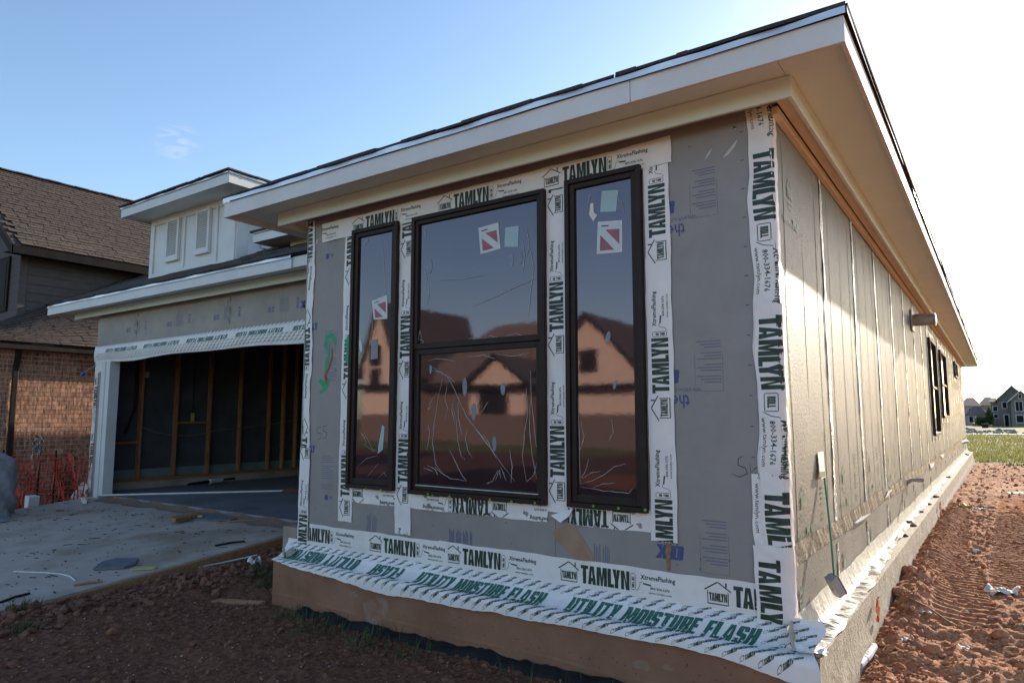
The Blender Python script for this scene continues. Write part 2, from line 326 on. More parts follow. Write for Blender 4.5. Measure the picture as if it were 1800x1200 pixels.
def thin_text(s, x, y, width, height, bold=0.0):
    key = (s, bold)
    if key not in _fc:
        cu = bpy.data.curves.new('t', 'FONT'); cu.body = s; cu.offset = bold; cu.resolution_u = 1; cu.fill_mode = 'FRONT'
        o = bpy.data.objects.new('t', cu); COL.objects.link(o)
        dg = bpy.context.evaluated_depsgraph_get(); me = o.evaluated_get(dg).to_mesh()
        vs = [(v.co.x, v.co.y) for v in me.vertices]; fs = [tuple(p.vertices) for p in me.polygons]
        bpy.data.objects.remove(o); bpy.data.curves.remove(cu)
        _fc[key] = (vs, fs)
    vs, fs = _fc[key]
    x0 = min(v[0] for v in vs); x1 = max(v[0] for v in vs)
    kx = width/(x1-x0); ky = height/.72
    return [[(x+(vs[i][0]-x0)*kx, y+vs[i][1]*ky) for i in f] for f in fs]
def stroke(pts, w):
    out = []
    for (a, b), (c, d) in zip(pts[:-1], pts[1:]):
        L = math.hypot(c-a, d-b) or 1e-9; nx, ny = -(d-b)/L*w/2, (c-a)/L*w/2
        out.append([(a+nx, b+ny), (a-nx, b-ny), (c-nx, d-ny), (c+nx, d+ny)])
    return out
def rot(polys, ang, cx=0, cy=0):
    c, s = math.cos(ang), math.sin(ang); return [[((x-cx)*c-(y-cy)*s+cx, (x-cx)*s+(y-cy)*c+cy) for x, y in p] for p in polys]
def shift(polys, dx, dy): return [[(x+dx, y+dy) for x, y in p] for p in polys]

def house_mark(x, y, w, h, lw, word=True):
    # roof chevron with chimney, box below left open on top, word in the box
    out = stroke([(x, y+.60*h), (x+.5*w, y+h)], lw)+stroke([(x+.52*w, y+.99*h), (x+w, y+.62*h)], lw)
    out += stroke([(x+.82*w, y+.80*h), (x+.82*w, y+1.0*h)], lw*1.3)
    out += stroke([(x+.12*w, y+.58*h), (x+.12*w, y+lw*.5)], lw*.7)+stroke([(x+.12*w-lw*.35, y), (x+.90*w, y)], lw*.9)+stroke([(x+.89*w, y+lw*.5), (x+.89*w, y+.58*h)], lw*.7)
    if word: out += block_text('TAMLYN', x+.17*w, y+.12*h, .68*w, .38*h)
    return out
PERIOD = .905
def tape_unit():
    o = house_mark(0, -.052, .142, .112, .0062)
    o += block_text('TAMLYN', .155, -.052, .315, .104)
    # roll on badge
    bx = [(.478, -.045), (.478, .045), (.505, .045), (.505, -.045)]
    o += stroke([(.479, -.040), (.479, .040)], .0028)+stroke([(.506, -.040), (.506, .040)], .0028)+stroke([(.481, .043), (.504, .043)], .0028)+stroke([(.481, -.043), (.504, -.043)], .0028)
    o += rot(block_text('ROLL', .4925-.032, -.007, .032, .014)+block_text('ON', .4925+.006, -.007, .018, .014), math.pi/2, .4925, 0)
    o += stroke([(.51, -.047), (.528, -.03), (.536, .002), (.552, .006)], .0024)
    o += [[(.552, .001), (.60, -.004), (.60, -.013), (.552, -.007)]]
    o += thin_text('XtremeFlashing', .538, .020, .205, .026, .022)
    o += thin_text('800-334-1676', .595, -.031, .115, .015, .02)
    o += thin_text('www.tamlyn.com', .585, -.054, .135, .013, .008)
    return o
UNIT = tape_unit()
def corner_unit():
    o = block_text('TAMLYN', .0, -.100, .385, .108)
    o += stroke([(.405, -.085), (.405, -.02)], .004)+stroke([(.407, -.018), (.495, -.018)], .004)+stroke([(.497, -.02), (.497, -.085)], .004)+stroke([(.407, -.087), (.495, -.087)], .004)
    o += rot(block_text('ROLL', .450-.030, -.052-.021, .060, .042), 0)
    o += stroke([(.50, -.095), (.52, -.06), (.53, -.01)], .004)
    o += thin_text('800-334-1676', .545, -.068, .225, .030, .012)
    o += thin_text('www.tamlyn.com', .53, -.108, .25, .024, .004)
    o += thin_text('XtremeFlashing', .54, -.012, .30, .040, .02)
    return o
UNIT2 = corner_unit()

def tri2(polys):
    bm = bmesh.new(); tris = []
    for p in polys:
        if len(p) == 3: tris.append(list(p)); continue
        vs = [bm.verts.new((x, y, 0)) for x, y in p]
        try: bm.faces.new(vs)
        except Exception: pass
    bm.normal_update()
    for f in bm.faces:
        if f.normal.length < .5: pass
    bmesh.ops.triangulate(bm, faces=[f for f in bm.faces if f.calc_area() > 1e-12])
    for f in bm.faces: tris.append([(v.co.x, v.co.y) for v in f.verts])
    bm.free(); return tris
def subdiv(tris, L):
    out = []; st = list(tris)
    while st:
        t = st.pop(); e = [(t[(i+1) % 3][0]-t[i][0])**2+(t[(i+1) % 3][1]-t[i][1])**2 for i in range(3)]; k = e.index(max(e))
        if e[k] <= L*L: out.append(t); continue
        a, b, c = t[k], t[(k+1) % 3], t[(k+2) % 3]; m_ = ((a[0]+b[0])/2, (a[1]+b[1])/2)
        st.append([a, m_, c]); st.append([m_, b, c])
    return out
_UT = {}
def print_mesh(polys, fn, name, m, parent, lift=.0012, L=.03, clip=None, key=None):
    if key and key in _UT: tris = _UT[key]
    else:
        tris = subdiv(tri2(polys), L)
        if key: _UT[key] = tris
    b = MB()
    for t in tris:
        if clip:
            cx = sum(p[0] for p in t)/3; cy = sum(p[1] for p in t)/3
            if not clip(cx, cy): continue
        b.add([fn(x, y, lift) for x, y in t], [(0, 1, 2)])
    if not b.v: return None
    return tag(b.build(name, m, parent), kind='stuff')

# =================================================================== SETTING
def zdrive(y): return -.20+(y-1.6)*.088
def sstep(a, b, x): t = np.clip((x-a)/(b-a), 0, 1); return t*t*(3-2*t)
_NT = {}
def vnoise(x, y, sc, seed):
    r = _NT[seed] if seed in _NT else _NT.setdefault(seed, np.random.default_rng(seed).random((256, 256))); X = x*sc; Y = y*sc
    xi = np.floor(X).astype(int); yi = np.floor(Y).astype(int); fx = X-xi; fy = Y-yi; fx = fx*fx*(3-2*fx); fy = fy*fy*(3-2*fy)
    g = lambda a, b: r[a % 256, b % 256]
    return (g(xi, yi)*(1-fx)+g(xi+1, yi)*fx)*(1-fy)+(g(xi, yi+1)*(1-fx)+g(xi+1, yi+1)*fx)*fy-.5
def gz(x, y):
    x = np.asarray(x, float); y = np.asarray(y, float)
    z = -.43+0*x
    right = sstep(-.1, .2, x)
    z = z+right*(.12*sstep(.5, 3.0, y)-.17*sstep(6, 23, y))*1.0
    z = z-(.05*sstep(22, 26, y))
    # heap along the driveway's edge and along the foundation's side
    dr = zdrive(y)
    edge = -5.55
    heap = np.exp(-((x-(edge+.35))/.45)**2)*sstep(-2.6, -1.0, y)*(1-sstep(1.2, 1.6, y))
    z = z+heap*(np.clip(dr-.05-z, 0, .3))*.75
    z = z+.05*np.exp(-((x-.30)/.12)**2)*(sstep(.4, 1.2, y))*(vnoise(x, y, 3, 4)+.6)*2*(y < 9)
    # relief
    near = (np.abs(x) < 14) & (y > -4) & (y < 26)
    amp = np.where(x > .1, 1.0, .55)
    rel = .035*vnoise(x, y, 2.1, 1)+.034*vnoise(x, y, 6.3, 2)*amp+.032*vnoise(x, y, 15, 3)*amp+.024*vnoise(x, y, 34, 5)*amp+.012*vnoise(x, y, 70, 6)*amp
    # caterpillar tracks: bars across each band
    def track(xc, w, y0, y1, bend=0.0, d=.030, per=.085):
        xx = x-(xc+bend*(y-y0)**2)
        s = (1-sstep(w*.42, w*.5, np.abs(xx)))*sstep(y0, y0+.5, y)*(1-sstep(y1-.8, y1, y))
        ph = (y+.12*xx+.02*vnoise(x, y, 3, 9))/per*2*np.pi
        return s*(d*(.5+.5*np.clip(np.sin(ph)*1.8, -1, 1))-.030), s
    t1, s1 = track(.42, .32, 3.2, 9.0, -.004); t2, s2 = track(.95, .42, 2.6, 16, .001)
    t3, s3 = track(.62, .40, 1.8, 4.6, -.03, .034, .10); t4, s4 = track(1.55, .42, 2.0, 16, .001)
    s = np.maximum(np.maximum(s1, s2), np.maximum(s3, s4))
    z = z+rel*np.where(near, 1, 0)*(1-.72*s)+np.where(near, t1+t2+t3*(1-s1)+t4, 0)
    # under the driveway and under the street
    z = np.where((x < -5.45) & (x > -12.9) & (y < 1.7) & (y > -12), np.minimum(z, dr-.10), z)
    z = np.where(x < -11.3, -.56+.03*vnoise(x, y, 3, 8), z)
    return z
def nonuni(lo, hi, a, b, st, grow=1.12):
    mid = list(np.arange(a, b, st)); out = []; s = st; p = mid[-1]
    while p < hi: s *= grow; p += s; out.append(p)
    lo_ = []; s = st; p = mid[0]
    while p > lo: s *= grow; p -= s; lo_.append(p)
    return np.array(lo_[::-1]+mid+out)
gx = nonuni(-900, 900, -6.2, 2.4, .0165, 1.09); gy = nonuni(-300, 1500, -1.9, 8.0, .0165, 1.012)
gy = gy[(gy < 30)]
gy = np.concatenate([nonuni(-300, 8, -1.9, 8.0, .0165, 1.08)[:-0 or None]])
gy = gy[gy <= 8.0]; s_ = .0165; p_ = gy[-1]; ext = []
while p_ < 1600: s_ = min(s_*1.012, .08) if p_ < 24 else s_*1.12; p_ += s_; ext.append(p_)
gy = np.concatenate([gy, ext])
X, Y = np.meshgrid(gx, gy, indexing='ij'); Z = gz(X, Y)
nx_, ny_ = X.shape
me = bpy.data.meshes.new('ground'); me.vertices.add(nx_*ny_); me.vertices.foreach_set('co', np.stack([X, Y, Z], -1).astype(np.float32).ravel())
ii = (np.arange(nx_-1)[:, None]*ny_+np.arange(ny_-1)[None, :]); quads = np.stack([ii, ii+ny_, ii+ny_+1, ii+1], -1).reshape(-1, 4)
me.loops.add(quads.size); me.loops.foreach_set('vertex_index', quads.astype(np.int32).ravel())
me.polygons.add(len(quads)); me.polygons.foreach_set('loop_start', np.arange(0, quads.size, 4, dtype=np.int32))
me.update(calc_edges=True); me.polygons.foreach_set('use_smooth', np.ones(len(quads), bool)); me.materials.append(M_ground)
ground = bpy.data.objects.new('ground', me); COL.objects.link(ground); tag(ground, kind='structure')
def gh(x, y): return float(gz(np.array([x]), np.array([y]))[0])

# driveway slab sloping down to the street
b = MB()
DX0, DX1 = -10.95, -5.58
b.hexa((DX0, -8.6, zdrive(-8.6)-.13), (DX1, -8.6, zdrive(-8.6)-.13), (DX1, 1.585, zdrive(1.585)-.13), (DX0, 1.585, zdrive(1.585)-.13), (0, 0, .13))
drive = b.build('driveway', M_conc, bevel=.008); tag(drive, kind='structure')
fb = MB().hexa((DX1+.005, -5.5, zdrive(-5.5)-.16), (DX1+.045, -5.5, zdrive(-5.5)-.16), (DX1+.045, 1.2, zdrive(1.2)-.16), (DX1+.005, 1.2, zdrive(1.2)-.16), (0, 0, .145))
fb.build('form_board', M_chip, drive)
fb = MB().hexa((DX0-.05, -5.5, zdrive(-5.5)-.16), (DX0-.01, -5.5, zdrive(-5.5)-.16), (DX0-.01, 1.5, zdrive(1.5)-.16), (DX0-.05, 1.5, zdrive(1.5)-.16), (0, 0, .15))
fb.build('form_board', M_chip, drive)
# street, pavement and far road
st = MB().box(-120, 90, -19.0, -11.0, -1.20, -1.08).build('street', M_road); tag(st, kind='structure')
sw = MB().box(-120, 90, -25.0, -23.6, -1.10, -.98).build('pavement', M_road); tag(sw, kind='structure')
fr = MB().box(-80, 260, 69.5, 73.0, -.70, -.455).build('road', M_road); tag(fr, kind='structure')
# lower terrain at the street is ground falling slightly

# =================================================================== MAIN HOUSE
house = thing('house_under_construction', 'unfinished house in grey sheathing board and white flashing tape with an open garage', 'house')
LX = -3.80; ZT = 2.70
# foundation ledges
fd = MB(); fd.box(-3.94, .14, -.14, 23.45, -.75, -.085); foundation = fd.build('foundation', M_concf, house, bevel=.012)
def ledge_side(u, v):   # rough outer skin of the side face
    y = -.14+23.6*(u**1.35); z = -.75+.675*v
    o = .006*(vnoise(np.array([y]), np.array([z]), 9, 31)[0]+vnoise(np.array([y]), np.array([z]), 25, 32)[0])
    return (.150+o+(.012 if v < .65 else 0)*(v < .65), y, z)
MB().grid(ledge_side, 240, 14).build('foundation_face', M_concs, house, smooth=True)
MB().box(.0, .152, -.139, 23.44, -.0849, -.076).build('ledge_top', M_concs, house)
MB().box(-5.25, -3.95, .93, 1.58, -.6, -.075).build('porch_slab', M_conc, house, bevel=.01)
# wall core
MB().box(LX+.03, -.03, .03, 23.30, -.08, 2.79).build('wall_core', M_core, house)
MB().box(-11.0, LX+.02, 7.8, 22.0, -.08, 2.75).build('wing_core', M_core, house)
# front sheathing boards (left, centre, right), 3 mm joints
for x0, x1 in ((LX, -2.585), (-2.582, -1.366), (-1.363, -.002)):
    MB().box(x0, x1, 0, .028, -.02, ZT+.09).build('sheathing_board', M_ply, house)
# side sheathing boards on a 1.22 m rhythm
bounds = [0.0+1.22*i for i in range(19)]+[23.30]
for i, (y0, y1) in enumerate(zip(bounds[:-1], bounds[1:])):
    MB().grid(lambda u, v: (.0+.0035*math.sin(3.1*u+i)*math.sin(math.pi*u)+.0015*math.sin(9*v+i), y0+.0015+(y1-y0-.003)*u, .30+2.49*v), 6, 10).build('sheathing_board', M_foil, house, smooth=True)
    MB().grid(lambda u, v: (.003+.0025*math.sin(3.1*u+i*2)*math.sin(math.pi*u), y0+.0015+(y1-y0-.003)*u, -.02+.318*v), 6, 3).build('sheathing_board', M_foil, house, smooth=True)
MB().box(-3.8, 0, 23.30, 23.33, -.02, 2.79).build('sheathing_board', M_foil, house)
MB().box(LX-.02, LX, 0.002, 7.8, -.02, 2.79).build('sheathing_board', M_ply, house)
# vertical foil seam tapes
for i, y in enumerate(bounds[1:-1]):
    rd = random.Random(i); pk = rd.uniform(0, 6)
    def fn(u, v, y=y, pk=pk):
        z = .34+2.36*v; wob = .010*math.sin(z*2.1+pk)+.004*math.sin(z*11+pk)
        e = .003*math.sin(z*37+pk)*(1 if u < .5 else -1)
        return (.0065+.0035*math.sin(z*23+pk+u*5)*math.sin(u*9+z*13), y+wob+(u-.5)*.058+e, z)
    MB().grid(fn, 4, 70).build('seam_tape', M_seam, house, smooth=True)
    def fn2(u, v, y=y, pk=pk):
        z = -.02+.27*v; return (.0075+.003*math.sin(z*31+pk+u*5), y+.004*math.sin(z*9+pk)+(u-.5)*.05, z)
    MB().grid(fn2, 3, 10).build('seam_tape', M_seam, house, smooth=True)
# stud lines showing as faint nail ridges
for k in range(57):
    y = .406*k+.2
    if abs((y/1.22) % 1) < .1: continue
    MB().grid(lambda u, v: (.0042+.0003*math.sin(u*math.pi)*(.5+.5*math.sin(v*40+k)), y+(u-.5)*.02+.004*math.sin(v*9+k), .36+2.2*v), 4, 46).build('nail_ridge', M_foil, house, smooth=True)
# horizontal crumpled tape
for k in range(6):
    y0 = .02+k*3.9; 
    def fn(u, v, y0=y0):
        y = y0+3.88*u; z = .285+.11*v+.012*math.sin(y*2.3+v)
        return (.009+.003*math.sin(y*23+v*4)*math.sin(y*7.7)+.002*math.sin(y*61+v*9), y, z)
    MB().grid(fn, 190, 5).build('seam_tape', M_btape, house, smooth=True)

# ---- eaves
EY, EX, EL, EB = -.42, .44, -4.40, 2.735      # front, right, left, far (y)
FAR = 24.3; FT = 2.862
def board(name, x0, x1, y0, y1, z0, z1, m=M_trim, bev=.003): return MB().box(x0, x1, y0, y1, z0, z1).build(name, m, house, bevel=bev)
board('fascia', EL, -.62, EY, EY+.022, EB, FT)
board('fascia', -.617, EX, EY, EY+.022, EB, FT)
for a, c in ((EY+.024, 6.0), (6.003, 12.0), (12.003, 18.0), (18.003, FAR)): board('fascia', EX-.022, EX, a, c, EB, FT)
board('fascia', EL, EL+.022, EY+.024, 2.4, EB, FT); board('fascia', EL, EX, FAR+.002, FAR+.022, EB, FT)
SZ = 2.782
for a, c in ((EL+.024, -2.1), (-2.097, .12)): board('soffit_panel', a, c, EY+.024, -.138, SZ, SZ+.012, M_soffit, 0)
for a, c in ((EY+.024, 2.9), (2.903, 5.3), (5.303, 7.7), (7.703, 10.1), (10.103, 12.5), (12.503, 15), (15.003, 17.4), (17.403, 20), (20.003, FAR)):
    board('soffit_panel', .123, EX-.024, a, c, SZ, SZ+.012, M_soffit, 0)
board('soffit_panel', EL+.024, -3.96, -.135, 2.4, SZ, SZ+.012, M_soffit, 0)
# frieze boards stand off the wall for the brick to come
board('frieze_board', -4.03, .145, -.150, -.128, 2.665, SZ-.002, M_soffit)
for a, c in ((-.126, 4.8), (4.803, 9.7), (9.703, 14.6), (14.603, 19.5), (19.503, 23.5)): board('frieze_board', .123, .145, a, c, 2.665, SZ-.002, M_soffit)
board('frieze_board', -4.03, -4.008, -.126, 2.2, 2.665, SZ-.002, M_soffit)
board('blocking', .004, .040, .004, 23.2, 2.655, 2.70, M_lumber, .002); board('blocking', .042, .121, -.12, 23.3, 2.71, 2.75, M_lumber, .002)
board('blocking', -3.84, -3.805, .004, 2.2, 2.655, 2.70, M_lumber, .002); board('blocking', -4.0, -3.845, -.12, 2.2, 2.71, 2.75, M_lumber, .002)
board('blocking', -4.0, .120, -.126, -.004, 2.712, 2.75, M_gply, .002)
# drip edge, wavy
def drip(name, p0, p1, out, n=90, z0=FT-.004, hgt=.036, seed=0):
    p0 = np.array(p0, float); p1 = np.array(p1, float); out = np.array(out, float); b = MB()
    def fn(u, v):
        w = .004*math.sin(u*31+seed)+.003*math.sin(u*77+seed); p = p0+(p1-p0)*u+out*(.010+.006*(1-v)+w*(.3+.7*v)); return (p[0], p[1], z0+hgt*v+.003*math.sin(u*19+seed))
    b.grid(fn, n, 2); return b.build(name, M_drip, house, smooth=True)
drip('drip_edge', (EL, EY, 0), (EX+.01, EY, 0), (0, -1, 0), seed=1); drip('drip_edge', (EX, EY-.01, 0), (EX, FAR, 0), (1, 0, 0), 160, seed=2); drip('drip_edge', (EL, 2.4, 0), (EL, EY, 0), (-1, 0, 0), 20, seed=3)
# roof: hip planes in stepped shingle courses
def hip_roof(name, x0, x1, y0, y1, z0, slope, m, parent, ov=.012, courses=None, faces='FRBL', tab=.2, seed=1, thick=.014):
    rd = random.Random(seed); hw = min(x1-x0, y1-y0)/2; e = .145/math.sqrt(1+slope**2); n = int(hw/e)
    if courses: n = min(n, courses)
    core = MB(); ins = lambda d: [(x0+d, y0+d, z0+slope*d), (x1-d, y0+d, z0+slope*d), (x1-d, y1-d, z0+slope*d), (x0+d, y1-d, z0+slope*d)]
    d1 = n*e; A = ins(0); Bq = ins(min(d1, hw-.001)); A = [(p[0], p[1], p[2]-.005) for p in A]; Bq = [(p[0], p[1], p[2]-.005) for p in Bq]
    core.add(A+Bq, [(0, 1, 5, 4), (1, 2, 6, 5), (2, 3, 7, 6), (3, 0, 4, 7), (4, 5, 6, 7), (3, 2, 1, 0)]); core.build(name, m, parent)
    dirs = {'F': (0, 1), 'R': (1, 2), 'B': (2, 3), 'L': (3, 0)}
    for fc in faces:
        i, j = dirs[fc]
        for k in range(n):
            d0, dd = k*e-ov*(k == 0), (k+1)*e+.02; a0, a1 = np.array(ins(d0)[i]), np.array(ins(d0)[j]); b0, b1 = np.array(ins(dd)[i]), np.array(ins(dd)[j])
            L = np.linalg.norm(a1-a0); nt = max(2, int(L/tab)); cuts = [0]+sorted(rd.random() for _ in range(min(nt, 40)))+[1]
            b = MB()
            for s0, s1 in zip(cuts[:-1], cuts[1:]):
                if s1-s0 < .002: continue
                t = thick*(1+rd.random()*.7); dr = rd.uniform(0, .012)
                pa = a0+(a1-a0)*s0; pb = a0+(a1-a0)*s1; qa = b0+(b1-b0)*s0; qb = b0+(b1-b0)*s1
                dn = (pa-qa); dn = dn/np.linalg.norm(dn)*dr
                b.hexa(pa+dn+(0, 0, .008), pb+dn+(0, 0, .008), qb, qa, (0, 0, t))
            b.build('shingle_course', m, parent)
hip_roof('roof', EL, EX, EY, FAR, FT+.034, .33, M_shing, house, courses=9, faces='FR')
mr_ = MB(); hw = (EX-EL)/2; xm = (EX+EL)/2; zr = FT+.022+.33*hw
dd = 9*.145/math.sqrt(1+.33**2); mr_.add([(EL+dd, EY+dd, FT+.02+.33*dd), (EX-dd, EY+dd, FT+.02+.33*dd), (EX-dd, FAR-dd, FT+.02+.33*dd), (EL+dd, FAR-dd, FT+.02+.33*dd), (xm, EY+hw, zr), (xm, FAR-hw, zr)], [(0, 1, 4), (1, 2, 5, 4), (2, 3, 5), (3, 0, 4, 5)])
mr_.build('roof', M_shing, house)

# =================================================================== windows on the front
def front_map(O, U, V, Nn, wr=.0022, seed=0, base=.005):
    O, U, V, Nn = map(lambda a: np.array(a, float), (O, U, V, Nn))
    def fn(u, v, lift=0.0):
        h = base+wr*(math.sin(u*23+seed+v*14)*.5+math.sin(u*61+v*37+seed*2)*.35+math.sin(v*83-u*9+seed)*.3)
        p = O+U*u+V*v+Nn*(h+lift); return tuple(p)
    return fn
tape_n = [0]
def tape(fn, u0, u1, v0, v1, phase, name='flashing_tape', parent=None, m=M_tape, flip=False, clipf=None, jag=.0025, unit=None):
    """strip between u0..u1 along, v0..v1 across, the printed unit starting at u = phase (+ k periods)"""
    tape_n[0] += 1; sd = tape_n[0]; nu = max(4, int((u1-u0)/.022)); nv = max(3, int((v1-v0)/.02))
    b = MB()
    def g(a, c):
        u = u0+(u1-u0)*a; v = v0+(v1-v0)*c
        if c == 0 or c == 1: v += jag*math.sin(u*9+sd)+jag*.5*math.sin(u*31+sd)
        if a == 0 or a == 1: u += jag*.7*math.sin(v*50+sd)
        return fn(u, v)
    b.grid(g, nu, nv); t = b.build(name, m, parent or house, smooth=True)
    lo, hi = u0+.001, u1-.001; mb = MB(); tris = _UT.setdefault('unit2' if unit else 'unit', None) or _UT.update({('unit2' if unit else 'unit'): subdiv(tri2(UNIT2 if unit else UNIT), .016)}) or _UT['unit2' if unit else 'unit']
    k = math.floor((u0-phase)/PERIOD)-1
    while phase+k*PERIOD < u1:
        off = phase+k*PERIOD
        for tr in tris:
            if flip: pts = [(off+PERIOD-x, -y) for x, y in tr]
            else: pts = [(off+x, y) for x, y in tr]
            cu = sum(p[0] for p in pts)/3; cv = sum(p[1] for p in pts)/3
            if lo < cu < hi and v0+.001 < cv < v1-.001 and (clipf is None or clipf(cu, cv)): mb.add([fn(x, y, .0011) for x, y in pts], [(0, 1, 2)])
        k += 1
    if mb.v:
        lo_ = mb.build('lettering', M_ink, t)
        if u1-u0 < 1.5 or flip: tag(lo_, kind='stuff')
    return t
YN = (0, -1, 0)
# header tape (slightly tilted)
slope_h = (2.594-2.568)/(3.04)
tape(front_map((0, 0, 2.5995), (1, 0, slope_h), (-slope_h, 0, 1), YN, seed=1, base=.009), -3.62, -.557, -.079, .079, -3.255)
# jamb tapes
def vt(xc, z0, z1, phase, hw=.078, base=.005, seed=2, v0=None, v1=None, tilt=0.0):
    return tape(front_map((xc, 0, 0), (tilt, 0, 1), (-1, 0, 0), YN, seed=seed, base=base), z0, z1, -hw if v0 is None else v0, hw if v1 is None else v1, phase)
vt(-3.262, .253, 2.515, .285, seed=3, tilt=.0)
vt(-2.650, .215, 2.520, -.505+.02, seed=4, base=.0055)
vt(-1.345, .470, 2.535, .525, seed=5, base=.006)
vt(-.655, .362, 2.515, 1.028-PERIOD, seed=6, base=.0075)
# sill tapes, upside down
for x0, x1, ph in ((-3.22, -2.72, -3.05), (-2.60, -1.42, -2.62), (-1.27, -.735, -1.75)):
    tape(front_map((0, 0, .452), (1, 0, 0), (0, 0, 1), YN, wr=.004, seed=x0, base=.003), x0, x1, -.048, .075, ph, flip=True)
# bottom tapes
tape(front_map((0, 0, .122), (1, 0, 0), (0, 0, 1), YN, seed=8, base=.010), -3.66, -2.215, -.082, .079, -2.984)
tape(front_map((0, 0, .126), (1, 0, 0), (0, 0, 1), YN, seed=9, base=.007), -2.30, -.165, -.082, .079, -2.246)
# corner tapes, folded over the corner
def corner_map(edge, base, seed, wr=.003, side=1, slant=0.0, xc=0.0):
    def fn(u, v, lift=0.0):       # u runs down, v to the right across the fold
        z = -u; wob = .006*math.sin(z*9+seed)+.003*math.sin(z*23+seed); ec = edge+wob+slant*z
        h = base+lift+wr*(math.sin(z*31+v*20+seed)*.5+math.sin(z*77+v*51)*.4)
        if side > 0:
            if v < ec: return (xc+v-ec, -h, z)
            return (xc+h, min(v-ec, .2), z)
        if v < ec: return (xc-h, ec-v, z)
        return (xc+v-ec, -h, z)
    return fn
tape(corner_map(0, .007, 1.0), -2.715, -.76, -.125, .075, -2.474, unit=1)
tape(corner_map(0, .013, 2.0), -1.64, -.40, -.118, .080, -1.576, unit=1)
tape(corner_map(.04, .009, 2.6), -.758, -.36, -.125, .060, -.335-.905, unit=1)
tape(corner_map(.05, .018, 3.1), -.40, .016, -.118, .105, -.335, unit=1)
tape(corner_map(-.01, .007, 3.0, side=-1, xc=LX), -2.70, -.80, -.080, .080, -2.85)
tape(front_map((LX+.055, 0, 0), (0, 0, 1), (-1, 0, 0), YN, seed=11, base=.010), .02, .80, -.058, .066, .70)
# loose tape end below the middle jamb
b = MB().poly([at(968, 905, 1, -.012), at(1008, 893, 1, -.012), at(1000, 907, 1, -.03), at(985, 918, 1, -.04)], (0, -.002, 0)); b.build('tape_scrap', M_tape, house)

# windows
def win(x0, x1, z0, z1, single=True):
    fr = MB()
    def ring(b, ax0, ax1, az0, az1, w, y0, y1, wb=None, wt=None):
        wb = wb or w; wt = wt or w
        b.box(ax0, ax0+w, y0, y1, az0, az1); b.box(ax1-w, ax1, y0, y1, az0, az1)
        b.box(ax0+w, ax1-w, y0, y1, az0, az0+wb); b.box(ax0+w, ax1-w, y0, y1, az1-wt, az1)
    ring(fr, x0, x1, z0, z1, .030, -.042, .02)
    w = fr.build('window', M_frame, house, bevel=.003)
    if single:
        a = MB(); ring(a, x0+.031, x1-.031, z0+.031, z1-.031, .034, -.028, .01, .045); a.build('sash', M_frame, w, bevel=.004)
        panes = [(x0+.064, x1-.064, z0+.075, z1-.064)]
    else:
        zm = 1.535
        a = MB(); ring(a, x0+.031, x1-.031, zm, z1-.031, .030, -.030, -.008, .04, .03); a.build('sash', M_frame, w, bevel=.004)
        a = MB(); ring(a, x0+.031, x1-.031, z0+.031, zm-.001, .045, -.020, .008, .045, .04); a.build('sash', M_frame, w, bevel=.004)
        MB().box(x0+.06, x1-.06, -.024, -.0205, z0+.060, z0+.066).build('gasket', M_gasket, w)
        panes = [(x0+.060, x1-.060, zm+.039, z1-.06), (x0+.075, x1-.075, z0+.075, zm-.04)]
    for i, (a0, a1, c0, c1) in enumerate(panes):
        yy = -.010 if (single or i == 0) else -.006
        MB().grid(lambda u, v: (a0+(a1-a0)*u, yy, c0+(c1-c0)*v), 8, 12).build('pane', M_glass, w)
    return w, panes
W1, P1 = win(-3.225, -2.725, .515, 2.525)
W2, P2 = win(-2.575, -1.415, .508, 2.520, False)
W3, P3 = win(-1.262, -.745, .512, 2.538)

# film creases: thin raised ridges in the protective film
def crease(b, px_pts, yy, w=.0022):
    P = [at(px, py, 1, yy) for px, py in px_pts]; Q = []
    for i in range(len(P)-1):
        for t in np.linspace(0, 1, 5)[:-1]: Q.append(P[i]+(P[i+1]-P[i])*t+np.array([random.uniform(-1, 1)*.0022, 0, random.uniform(-1, 1)*.0022]))
    Q.append(P[-1]); n = len(Q)
    b.tube(Q, [w*(.25+math.sin(math.pi*(i+.3)/(n+.2))*random.uniform(.5, 1.0)) for i in range(n)], 4)
CR = [[(752, 640), (765, 648), (785, 660), (797, 680), (810, 710), (822, 735), (835, 752), (860, 785), (885, 820), (905, 845)],
      [(757, 650), (775, 655), (790, 662), (800, 672)], [(778, 665), (770, 700), (764, 740), (760, 780), (766, 815), (780, 835)],
      [(764, 820), (775, 830), (790, 840), (820, 845)], [(750, 818), (765, 824), (770, 835)], [(745, 822), (760, 828)],
      [(768, 690), (758, 705), (752, 722), (765, 705)], [(795, 710), (802, 740), (805, 775), (810, 800), (818, 808)],
      [(805, 705), (806, 735), (812, 765)], [(822, 752), (818, 770), (822, 790), (830, 805)], [(850, 762), (860, 780), (862, 785)],
      [(835, 752), (850, 770), (865, 790), (872, 805)], [(870, 845), (878, 825), (880, 840)], [(880, 820), (890, 845)], [(875, 825), (866, 845), (855, 850)],
      [(925, 680), (928, 720), (922, 760), (918, 800), (925, 845)], [(932, 650), (934, 700), (940, 760), (946, 805)], [(934, 690), (930, 740), (935, 800), (944, 845)],
      [(944, 810), (938, 835), (925, 847)], [(752, 634), (770, 630), (800, 634)], [(870, 622), (900, 626), (930, 620)], [(820, 627), (850, 624), (870, 630)],
      [(896, 790), (900, 820), (898, 848)], [(845, 728), (852, 715), (858, 705)], [(786, 675), (782, 700), (788, 720), (780, 740)],
      [(800, 700), (794, 720), (800, 745)], [(752, 745), (756, 760), (750, 790)], [(790, 790), (800, 810), (812, 835), (820, 845)]]
b = MB()
for c in CR: crease(b, c, -.008, .0018)
tag(b.build('film_crease', M_film, W2), kind='stuff')
b = MB()
